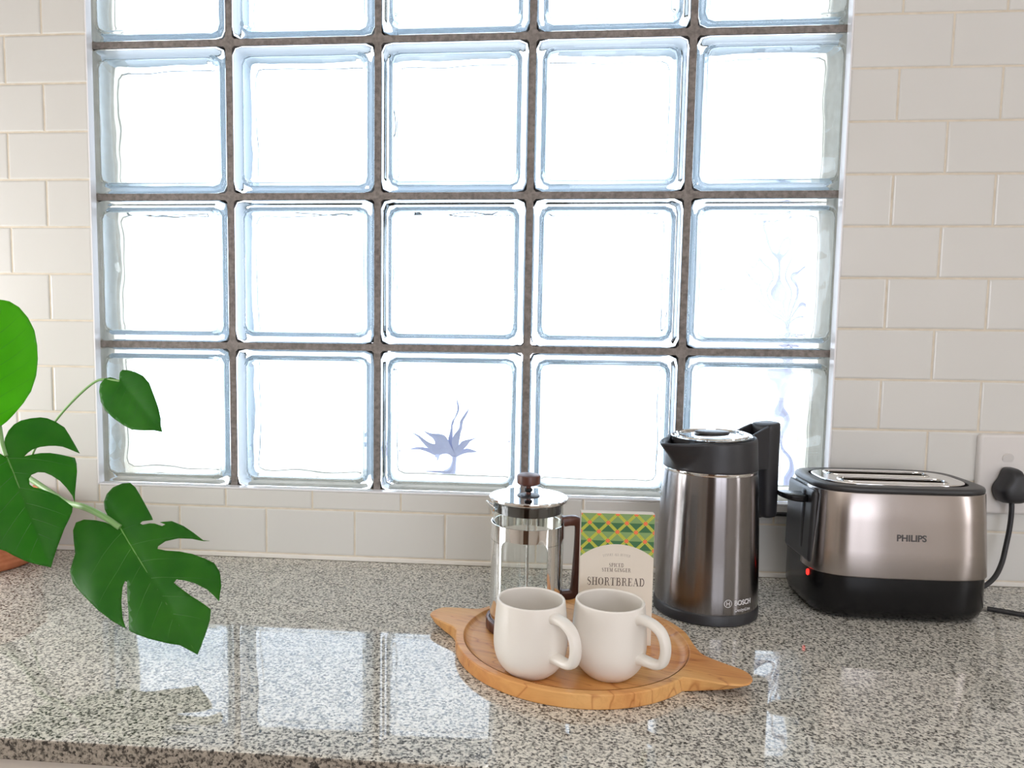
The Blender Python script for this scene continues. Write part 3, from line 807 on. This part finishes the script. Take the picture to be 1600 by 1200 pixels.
loft(bm, loops, False, False); recalc(bm); obj('lid_ring', bm, 'chrome', lid)
bm = bmesh.new()   # handle: two arms from the collar joined by a flat outer end, then the grip hanging down
hd = Vector((math.cos(math.radians(30)), math.sin(math.radians(30)))); hs = Vector((-hd.y, hd.x))
def K(u, v, z): return Vector((hd.x*u + hs.x*v, hd.y*u + hs.y*v, z))
# side walls of the head (arms)
for s in (-1, 1):
    loops = []
    for u, zt_, zb_, vo in ((.048, .2460, .2060, .0205), (.062, .2520, .2030, .0200), (.078, .2580, .2010, .0192), (.092, .2625, .2000, .0182)):
        vi = vo - .0048
        loops.append([K(u, s*vo, zb_), K(u, s*vo, zt_-.001), K(u, s*(vo-.001), zt_), K(u, s*(vi+.001), zt_), K(u, s*vi, zt_-.001), K(u, s*vi, zb_)])
    loft(bm, loops)
# recess floor between the arms
loft(bm, [[K(.048,-.017,.206), K(.048,.017,.206), K(.048,.017,.234), K(.048,-.017,.234)], [K(.092,-.015,.200), K(.092,.015,.200), K(.092,.015,.247), K(.092,-.015,.247)]])
# grip and its flat head, lofted as rounded sections
def sec(u, z, hw, hu, tilt=0):
    return [K(u + hu*math.copysign(abs(math.cos(a))**.62, math.cos(a)), hw*math.copysign(abs(math.sin(a))**.62, math.sin(a)), z + tilt*math.cos(a)) for a in [2*PI*i/32 for i in range(32)]]
S_ = [(.1120,.1240,.0085,.0075), (.1120,.1255,.0120,.0110), (.1115,.1295,.0138,.0128), (.1095,.1600,.0152,.0142), (.1075,.1900,.0160,.0150), (.1060,.2150,.0168,.0156), (.1050,.2400,.0176,.0162), (.1046,.2580,.0180,.0166), (.1044,.2635,.0176,.0162), (.1042,.2648,.0162,.0148)]
loft(bm, [sec(u, z, hw, hu, .0015 if z > .25 else 0) for u, z, hw, hu in S_]); recalc(bm)
obj('handle', bm, 'blackm', t, angle=45)
# printed marks wrapped round the body
def wrap(bm, ang, r_of, z, out=.0003):
    for v in bm.verts:
        zz = z + v.co.y; r = r_of(zz) + out + v.co.z; a = ang + v.co.x/r_of(zz)
        v.co = Vector((r*math.cos(a), r*math.sin(a), zz))
def body_r(z):
    T_ = [(.0165,.0700), (.020,.0705), (.040,.0703), (.075,.0696), (.115,.0682), (.155,.0664), (.185,.0645)]
    for (z0, r0), (z1, r1) in zip(T_, T_[1:]):
        if z <= z1: return r0 + (r1-r0)*(z-z0)/(z1-z0)
    return .0645
bm = text_bm('BOSCH', .0098, .00022); bmesh.ops.subdivide_edges(bm, edges=bm.edges, cuts=1)
for v in bm.verts: v.co.x *= .92
wrap(bm, math.radians(300), body_r, .0335); obj('brand_lettering', bm, 'logow', body, smooth=False)
bm = bmesh.new()   # ring emblem with its armature
for r0, r1 in ((.0047, .0055),):
    n = 40; a_ = [bm.verts.new((r0*math.cos(2*PI*i/n), r0*math.sin(2*PI*i/n), 0)) for i in range(n)]; b_ = [bm.verts.new((r1*math.cos(2*PI*i/n), r1*math.sin(2*PI*i/n), 0)) for i in range(n)]
    for i in range(n): bm.faces.new((a_[i], b_[i], b_[(i+1) % n], a_[(i+1) % n]))
def q2(x0, x1, y0, y1): bm.faces.new([bm.verts.new(p) for p in ((x0,y0,0), (x1,y0,0), (x1,y1,0), (x0,y1,0))])
q2(-.0024,-.0015,-.0032,.0032); q2(.0015,.0024,-.0032,.0032); q2(-.0016,.0016,-.0006,.0006)
wrap(bm, math.radians(300)-.0235/.07, body_r, .0335); obj('brand_emblem', bm, 'logow', body, smooth=False)
bm = text_bm('DesignLine', .0062, .00003); bmesh.ops.subdivide_edges(bm, edges=bm.edges, cuts=1)
wrap(bm, math.radians(300)+.0, body_r, .0235); obj('model_lettering', bm, 'logow', body, smooth=False)
bm = bmesh.new()
pth = smooth_path([(.0550,.040,.0065), (.070,.075,.010), (.078,.110,.040), (.096,.138,.082), (.120,.1455,.104), (.200,.1460,.100), (.290,.1460,.050), (.360,.1455,.030), (.430,.140,.0040)], 8)
sweep(bm, pth, .0034, n=10); recalc(bm); obj('power_cord', bm, 'rubber', t)

# ------------------------------------------------------------------ toaster
TX, TYc = .7715, -.1120
t = thing('toaster', 'two-slot brushed steel toaster with glossy black base beside the socket', 'toaster', (TX, TYc, ZC))
PW = 4.2
def ring(z, a, b): return super_loop(a, b-.007, z, 128, PW)
bm = bmesh.new()
loft(bm, [ring(z, a, b) for z, a, b in ((.0030,.103,.074), (.0035,.110,.080), (.0080,.1155,.0870), (.020,.1190,.0915), (.066,.1190,.0905), (.12,.1165,.0870), (.178,.1135,.0820), (.1825,.1125,.0810), (.1825,.098,.061), (.10,.098,.061))], True, True)
recalc(bm); tb = obj('housing', bm, 'blackg', t, angle=45)
for sx in (-1, 1):
    for sy in (-1, 1):
        bm = bmesh.new(); lathe(bm, [(0,0), (.009,0), (.009,.0035), (0,.0035)], 20, x=sx*.085, y=sy*.05); recalc(bm); obj('foot', bm, 'rubber', t)
# steel wrap over the front and round both front corners
bm = bmesh.new(); nn = 128
def idx_loop(z, a, b, i0, i1, off=.0012):
    full = super_loop(a+off, b-.007+off, z, nn, PW); return [full[i % nn] for i in range(i0, i1+1)]
i0, i1 = 65, 128
levels = [(.0640,.1190,.0906), (.0655,.1190,.0905), (.10,.1174,.0884), (.14,.1154,.0854), (.178,.1135,.0820), (.1795,.1134,.0819)]
outer = [idx_loop(z, a, b, i0, i1, .0012 if 0 < k < 5 else .0004) for k, (z, a, b) in enumerate(levels)]
R = [[bm.verts.new(p) for p in l] for l in outer]
for a, b in zip(R, R[1:]):
    for j in range(len(a)-1): bm.faces.new((a[j], a[j+1], b[j+1], b[j]))
recalc(bm); sh = obj('steel_shell', bm, 'steel', t, angle=50)
sm = sh.modifiers.new('s', 'SOLIDIFY'); sm.thickness = .0010; sm.offset = 1
bm = bmesh.new()   # soft grey top rim
loft(bm, [ring(z, a, b) for z, a, b in ((.1800,.1138,.0823), (.1812,.1148,.0835), (.1845,.1148,.0835), (.1868,.1136,.0822), (.1876,.1110,.0795), (.1872,.0990,.0640), (.1840,.0985,.0635), (.1800,.0985,.0635))], False, False)
recalc(bm); obj('top_rim', bm, 'greyp', t, angle=50)
def sup2(a, b, p=3.2, n=72): return [(v.x, v.y) for v in super_loop(a, b, 0, n, p)]
slots = [rrect(.072, .0155, .0135, 6, -.002, cy) for cy in (-.0255, .0255)]
bm = extrude_shape([sup2(.0972, .0552, 3.4)] + slots, .1850, .1890, .0016, 3); obj('top_plate', bm, 'chrome', t, angle=60, wn=True)
for cy in (-.0255, .0255):   # raised polished lips and slot insides
    bm = bmesh.new(); pth = [Vector((x, y, .1889)) for x, y in rrect(.0732, .0166, .0145, 6, -.002, cy)]
    sweep(bm, pth, .0014, n=8, closed=True, up=(0,0,1)); recalc(bm); lp = obj('slot', bm, 'chrome', t)
    bm = bmesh.new(); o_ = rrect(.072, .0155, .0135, 6, -.002, cy)
    loft(bm, [[Vector((x, y, z)) for x, y in o_] for z in (.1015, .1855)], True, False)
    obj('slot_lining', bm, 'dark', lp)
bm = bmesh.new()   # lever on the left end
pts = [(-.110,-.015), (-.134,-.018), (-.147,-.0155), (-.1545,-.008), (-.156,0), (-.1545,.008), (-.147,.0155), (-.134,.018), (-.110,.015)]
o_ = [tuple(p)[:2] for p in smooth_path([(x, y, 0) for x, y in pts], 4)]
bm = extrude_shape([o_], .1550, .1650, .0024, 3)
for v in bm.verts:
    k = max(0, (-.130 - v.co.x)/.027)
    v.co.y -= .018; v.co.z += .003*k*k
    if v.co.z < .162: v.co.z += .003*k
obj('lever', bm, 'blackg', t, wn=True)
bm = bmesh.new(); box(bm, -.1215, -.1140, -.0245, -.0115, .085, .172, .003, 2); obj('lever_track', bm, 'blackm', t)
bm = bmesh.new(); box(bm, -.1200, -.1110, -.0500, .0500, .070, .176, .006, 3)
for v in bm.verts: v.co.x += (.125 - v.co.z)*-.02
obj('end_panel', bm, 'greyp', t, angle=60, wn=True)
bm = bmesh.new()
qx = super_loop(.1195, .0840, 0, 128, PW)[69]; lathe(bm, [(0,-.005), (.0020,-.0035), (.0024,0), (.0020,.0035), (0,.005)], 12)
led = obj('indicator_light', bm, 'led', t, (qx.x-.0006, qx.y-.0006, .0565))
bm = text_bm('PHILIPS', .0122, .00032); stand_up(bm, .0, 0, 0)
for v in bm.verts:
    v.co.z += .1200; b_ = .0799 + (.12-v.co.z)*.08; v.co.x += .0005; v.co.y += -(b_ + .0024)*(1-abs(v.co.x/.1175)**PW)**(1/PW)
obj('brand_lettering', bm, 'logod', sh, smooth=False)
bm = bmesh.new()
for k in range(7): lathe(bm, [(0,0), (.0014,.0003), (.0020,.0018), (.0014,.0034), (0,.0038)], 10, x=.1185, y=-.020)
for k in range(7):
    for v in list(bm.verts)[k*42:(k+1)*42]: pass
vs = list(bm.verts); per = len(vs)//7
for k in range(7):
    for v in vs[k*per:(k+1)*per]: v.co.z += .070 + k*.0125; v.co.x -= (.07+k*.0125-.07)*.04
recalc(bm); obj('vent_studs', bm, 'chrome', t)
bm = bmesh.new()   # cord hook at the back and lead trailing to the right on the worktop
sweep(bm, smooth_path([(.1170,.030,.048), (.127,.034,.046), (.131,.034,.036), (.127,.034,.026), (.117,.030,.024)], 5), .0042, n=10); recalc(bm)
obj('cord_hook', bm, 'blackm', t)

# ------------------------------------------------------------------ wall socket, plugs, loose lead
t = thing('wall_socket', 'white wall socket plate with a rocker switch, right of the toaster', 'socket', (1.028, TY, 1.0805))
bm = bmesh.new()
def rr3(w, h, r, y): return [Vector((x, y, z)) for x, z in rrect(w, h, r, 6)]
loft(bm, [rr3(.0785, .0625, .006, -.0005), rr3(.0785, .0625, .006, -.0055), rr3(.0770, .0610, .0055, -.0080), rr3(.0735, .0575, .005, -.0090)]); recalc(bm)
obj('plate', bm, 'plate', t, angle=60, wn=True)
for sx in (-1, 1):
    bm = bmesh.new(); x = sx*.0365
    loft(bm, [[Vector((x + r*math.cos(a), y, .0250 + r*1.1*math.sin(a))) for a in [2*PI*i/32 for i in range(32)]] for r, y in ((.0085,-.0088), (.0085,-.0095), (.0078,-.0105))])
    for v in bm.verts:
        if v.co.y < -.0092: v.co.y -= (v.co.z-.025)*.28
    recalc(bm); obj('rocker_switch', bm, 'plate', t)
def plug(label, x, z, cordpts, face):
    t = thing('power_plug', label, 'plug', (x, TY-.0085, z), 0, None)
    bm = bmesh.new()
    def o(s, y): 
        base = [(-.0095,.0240), (.0000,.0262), (.0095,.0240), (.0150,.0120), (.0225,.0010), (.0232,-.0075), (.0180,-.0180), (.0120,-.0215), (0,-.0222), (-.0120,-.0215), (-.0180,-.0180), (-.0232,-.0075), (-.0225,.0010), (-.0150,.0120)]
        return [Vector((p.x*s*.94, y, p.y*s*1.12)) for p in smooth_path([(a, b, 0) for a, b in base], 4, True)]
    loft(bm, [o(.92, -.0004), o(1., -.003), o(1., -.0150), o(.95, -.0230), o(.80, -.0300), o(.55, -.0325)]); recalc(bm)
    obj('body', bm, 'blackm', t, angle=50)
    bm = bmesh.new(); sweep(bm, smooth_path(cordpts, 8), .0036, n=12); recalc(bm); obj('cord', bm, 'rubber', t)
    return t
plug('black plug in the left half of the socket, its lead dropping behind the toaster', .9915, 1.0640,
     [(0,-.016,-.018), (.0,-.018,-.035), (-.002,-.020,-.060), (-.008,-.024,-.090), (-.016,-.030,-.115), (-.030,-.040,-.133), (-.046,-.046,-.145), (-.060,-.046,-.154)], 0)
plug('black plug at the right edge of the picture, in the right half of the socket', 1.0645, 1.0640,
     [(0,-.016,-.018), (.0,-.018,-.035), (.004,-.020,-.080), (.010,-.030,-.120), (.014,-.060,-.148), (.010,-.110,-.157), (-.020,-.135,-.1602), (-.070,-.138,-.1602), (-.105,-.128,-.1602), (-.150,-.105,-.1602)], 0)

# ------------------------------------------------------------------ plant
LEAVES = {
 'front': dict(o=[-0.2789, -0.33, 1.0347], A=[0.6803, -0.5117, -0.5248], B=[-0.7305, -0.4145, -0.5428], pts=[[1.9,1.3],[-20.5,5.3],[-38.7,4.4],[-51.8,1.0],[-60.4,-7.5],[-63.6,-18.5],[-59.7,-31.3],[-52.3,-40.0],[-41.4,-42.3],[-25.2,-41.9],[-3.2,-41.1],[18.3,-40.3],[24.3,-39.3],[20.9,-34.3],[15.8,-27.4],[16.3,-23.8],[21.1,-25.8],[26.3,-34.1],[31.2,-38.8],[40.8,-44.5],[41.2,-49.0],[33.6,-44.7],[41.5,-57.4],[57.3,-65.9],[74.4,-71.3],[92.5,-75.9],[99.0,-81.8],[93.7,-75.3],[80.7,-65.6],[69.1,-52.9],[61.9,-37.8],[61.4,-27.4],[64.1,-25.1],[73.0,-32.3],[84.9,-44.8],[99.2,-56.0],[116.4,-65.5],[130.7,-71.7],[144.3,-71.1],[162.4,-63.5],[179.1,-52.0],[170.2,-51.0],[157.0,-48.3],[138.6,-40.0],[125.1,-31.1],[117.8,-24.9],[119.4,-20.5],[128.5,-22.6],[150.7,-29.2],[170.6,-36.5],[181.3,-39.6],[190.6,-32.4],[202.2,-19.6],[211.9,-8.0],[216.2,-0.5],[206.2,4.1],[193.3,10.3],[181.2,21.3],[164.5,34.6],[148.6,44.1],[136.5,49.6],[121.1,43.0],[101.4,35.2],[77.4,25.1],[73.8,26.6],[79.4,32.2],[95.8,41.5],[115.4,49.4],[126.9,51.2],[131.3,51.5],[120.3,56.8],[110.4,61.0],[88.0,68.4],[67.9,72.8],[47.4,77.3],[27.9,80.3],[10.9,76.9],[2.6,70.0],[-7.3,61.5],[-25.8,55.3],[-39.6,50.1],[-48.2,42.4],[-44.6,32.3],[-32.0,21.3],[-18.2,11.0],[-5.7,4.9]]),
 'mid': dict(o=[-0.4468, -0.31, 1.1214], A=[0.5397, -0.2992, -0.7869], B=[-0.6646, -0.7252, -0.1801], pts=[[1.5,0.7],[-8.1,-0.3],[-18.3,-3.0],[-26.2,-6.3],[-35.2,-13.4],[-42.5,-22.7],[-46.3,-32.7],[-46.4,-45.2],[-44.2,-57.2],[-40.3,-65.0],[-32.5,-73.5],[-21.0,-81.7],[-8.1,-83.7],[6.4,-85.2],[23.6,-86.8],[19.1,-81.6],[13.8,-76.0],[7.5,-68.9],[3.8,-61.1],[1.5,-52.7],[0.3,-42.3],[1.5,-32.2],[4.7,-25.0],[8.4,-19.4],[9.4,-27.0],[10.5,-39.0],[13.7,-50.4],[19.2,-61.3],[24.6,-70.4],[29.0,-78.1],[38.3,-77.1],[50.6,-73.2],[66.1,-66.4],[79.4,-60.4],[92.9,-55.4],[82.1,-55.7],[70.0,-52.7],[57.3,-48.1],[46.9,-40.9],[40.2,-34.3],[36.8,-26.7],[37.8,-18.5],[41.8,-14.3],[49.8,-12.4],[55.2,-15.4],[60.0,-22.5],[67.3,-30.5],[77.1,-39.5],[86.8,-45.0],[97.8,-51.0],[105.1,-47.5],[114.9,-39.7],[124.3,-31.1],[138.6,-20.1],[151.2,-10.6],[159.2,-5.3],[167.1,-0.1],[164.3,4.0],[158.2,13.6],[149.2,25.3],[138.3,34.7],[128.6,41.3],[123.6,46.1],[110.7,53.2],[93.6,55.8],[90.6,53.4],[82.5,43.0],[77.2,46.2],[69.1,56.4],[45.4,54.1],[30.9,48.2],[39.7,41.3],[45.4,31.7],[37.3,30.8],[21.6,39.1],[5.2,37.4],[-6.0,25.9],[-8.9,15.1],[-5.4,6.1],[-0.7,2.5]]),
 'big': dict(o=[-0.4649, -0.33, 1.167], A=[0.3874, -0.272, 0.8809], B=[0.4898, 0.8702, 0.0533], pts=[[-2.2,0.7],[-2.1,10.7],[-2.9,23.1],[2.9,28.5],[14.2,37.2],[27.9,47.8],[44.6,55.8],[69.7,58.1],[94.7,56.9],[114.5,53.1],[139.0,44.4],[158.3,33.1],[172.5,20.9],[181.0,8.0],[183.5,-3.7],[181.9,-22.0],[168.4,-41.7],[145.5,-56.5],[111.1,-63.0],[74.6,-57.3],[34.6,-40.2],[6.3,-18.0],[4.5,-8.0]]),
 'small': dict(o=[-0.4034, -0.09, 1.2071], A=[0.7183, -0.3329, -0.6109], B=[-0.6915, -0.2452, -0.6795], pts=[[0.5,0.3],[-7.7,2.3],[-15.7,7.4],[-19.9,15.3],[-17.7,26.2],[-8.9,34.7],[7.8,42.6],[24.5,45.6],[46.1,43.6],[68.6,38.3],[84.2,32.5],[100.5,19.0],[112.4,6.7],[122.1,-0.0],[111.6,-5.5],[103.9,-12.0],[87.6,-19.6],[65.7,-26.9],[43.6,-34.2],[25.8,-34.1],[9.6,-28.5],[-3.8,-20.7],[-10.6,-14.8],[-10.8,-9.3],[-5.9,-4.2]]),
}

PXc, PYc = -.660, -.092
t = thing('potted_monstera', 'green split-leaf plant in a ridged terracotta pot at the left edge', 'plant', (0,0,0))
pot_t = bmesh.new()
prof = [(0,.0005), (.086,.0005), (.092,.0015), (.0955,.006), (.0965,.010)]
z = .010; r = .0965
while z < .092:
    prof += [(r+.0012, z+.002), (r+.0014, z+.004), (r-.0004, z+.0062), (r-.0003, z+.0072)]; z += .0078; r -= .0006 if z < .04 else -.0002
prof += [(r+.004, z+.001), (r+.006, z+.004), (r+.006, z+.016), (r+.003, z+.019), (r-.003, z+.019), (r-.004, z+.005), (0, z+.002)]
lathe(pot_t, prof, 96, x=PXc, y=PYc); recalc(pot_t)
for v in pot_t.verts: v.co.z += ZC
pot = obj('pot', pot_t, 'terra', t, angle=60)
bm = bmesh.new(); lathe(bm, [(0, ZC+z+.012), (.05, ZC+z+.011), (.0925, ZC+z+.009), (.0925, ZC+z+.004)], 48, x=PXc, y=PYc)
for v in bm.verts: v.co.z += .003*noise.noise(v.co*60)
recalc(bm); obj('soil', bm, 'soil', t)
bm = bmesh.new()
sweep(bm, smooth_path([(PXc+.01,PYc,ZC+z), (PXc+.045,PYc-.01,ZC+.135), (-.565,-.118,1.055), (-.530,-.138,1.075), (-.500,-.150,1.080)], 7), .0105, n=14, scale=lambda u: 1-.35*u+.10*math.sin(u*24)); recalc(bm)
obj('stem', bm, 'stem', t)
def pip(P, q):
    c = False
    for i in range(len(P)):
        a, b = P[i-1], P[i]
        if (a[1] > q[1]) != (b[1] > q[1]) and q[0] < (b[0]-a[0])*(q[1]-a[1])/(b[1]-a[1])+a[0]: c = not c
    return c
def leaf(key, m, stalk, Lt, droop, fold, ripple, vr=.0011, mid_to=None, sr=.0028, side_n=6):
    d = LEAVES[key]; o = Vector(d['o']); A = Vector(d['A']).normalized(); B = Vector(d['B']); B = (B - A*B.dot(A)).normalized(); Nn = A.cross(B)
    if Nn.y > 0: Nn = -Nn          # towards the room
    P = [(a/1000, b/1000) for a, b in d['pts']]
    # resample outline
    Q = []
    for i in range(len(P)):
        a, b = Vector(P[i]), Vector(P[(i+1) % len(P)]); k = max(1, int((b-a).length/.004))
        Q += [tuple(a + (b-a)*s/k) for s in range(k)]
    xs = [p[0] for p in Q]; ys = [p[1] for p in Q]; pts = [Vector(p) for p in Q]; ne = len(Q); g = .0045
    x = min(xs)
    rr = random.Random(3)
    while x < max(xs):
        y = min(ys)
        while y < max(ys):
            c = (x + rr.uniform(-.0006,.0006), y + rr.uniform(-.0006,.0006))
            if pip(Q, c) and min((c[0]-p[0])**2+(c[1]-p[1])**2 for p in Q) > (.0016)**2: pts.append(Vector(c))
            y += g
        x += g
    res = delaunay_2d_cdt(pts, [(i, (i+1) % ne) for i in range(ne)], [], 2, 1e-6)
    vs, fs = res[0], res[2]
    def h(a, b):
        u = max(0, min(1.2, (a+.06)/(Lt+.06)))
        z = -droop*u*u + fold*(1 - math.exp(-abs(b)/.02)) - fold*1.2*(abs(b)/.08)**2
        z += ripple*math.sin(abs(b)*75 - a*48)*min(1, abs(b)/.03)      # ribs between side veins
        z += .004*noise.noise(Vector((a*18, b*18, len(key))))
        return z
    bm = bmesh.new(); V = [bm.verts.new(o + A*p.x + B*p.y + Nn*h(p.x, p.y)) for p in vs]
    for f in fs:
        q = [p for p in f if pip(Q, (sum(vs[i].x for i in f)/len(f), sum(vs[i].y for i in f)/len(f)))]
        if len(q) == len(f):
            try: bm.faces.new([V[i] for i in f])
            except ValueError: pass
    recalc(bm)
    lv = obj('leaf', bm, m, t, angle=180); sm = lv.modifiers.new('s', 'SOLIDIFY'); sm.thickness = .0005; sm.offset = 0
    # midrib and side veins
    bm = bmesh.new(); end = (mid_to or Lt)*.97
    path = [o + A*(end*i/24) + Nn*(h(end*i/24, 0) + .0003) for i in range(25)]
    sweep(bm, path, vr, vr*.5, n=8, up=tuple(B), scale=lambda u: 1-.75*u)
    recalc(bm); obj('midrib', bm, 'vein', lv)
    if side_n:
        bm = bmesh.new(); side = [1, -1]
        for sd_ in side:
            for k in range(side_n):
                a0 = end*(.02 + .86*k/side_n) + (.004 if sd_ > 0 else 0); ang = 1.15 - .55*k/side_n; pth = []
                for q in range(40):
                    l = q*.003; aa = a0 + l*math.cos(ang) + l*l*1.2; bb = sd_*l*math.sin(ang)
                    if not pip(Q, (aa + .004*math.cos(ang), bb + sd_*.004)): break
                    pth.append(o + A*aa + B*bb + Nn*(h(aa, bb) + .00022))
                if len(pth) > 4: sweep(bm, pth, vr*.32, vr*.22, n=6, up=tuple(A), scale=lambda u: 1-.7*u)
        recalc(bm); obj('side_veins', bm, 'vein2', lv)
    if stalk:
        bm = bmesh.new(); sweep(bm, smooth_path(stalk, 7), sr, n=12); recalc(bm); obj('leaf_stalk', bm, 'petiole', t)
    return lv
leaf('front', 'leaf', [(-.585,-.125,1.040), (-.535,-.150,1.060), (-.4851,-.2,1.0653), (-.43,-.24,1.0566), (-.3887,-.27,1.0509), (-.3467,-.3,1.0532), (-.3086,-.32,1.0473), (-.2789,-.33,1.0347)], .212, .004, .006, .0016, .0010, sr=.0042)
leaf('mid', 'leaf', [(-.4468,-.3105,1.1214), (-.4552,-.305,1.136), (-.4615,-.3,1.1569), (-.478,-.283,1.186), (-.52,-.25,1.200), (-.58,-.19,1.16), (-.635,-.12,1.07), (-.645,-.10,1.01)], .165, .004, .007, .0014, .0014)
leaf('small', 'leaf', [(-.4034,-.0905,1.2071), (-.43,-.088,1.2089), (-.4459,-.087,1.2046), (-.4676,-.086,1.189), (-.4959,-.086,1.1623), (-.5188,-.086,1.1365), (-.5447,-.087,1.1042), (-.5583,-.088,1.0806), (-.5757,-.09,1.0292), (-.620,-.1,1.0)], .115, .002, .004, .0006, .0005, sr=.0020)
leaf('big', 'leafb', [(-.4649,-.3302,1.167), (-.50,-.31,1.15), (-.56,-.25,1.12), (-.62,-.16,1.06), (-.65,-.10,1.01)], .18, .002, .005, .0010, .0007)
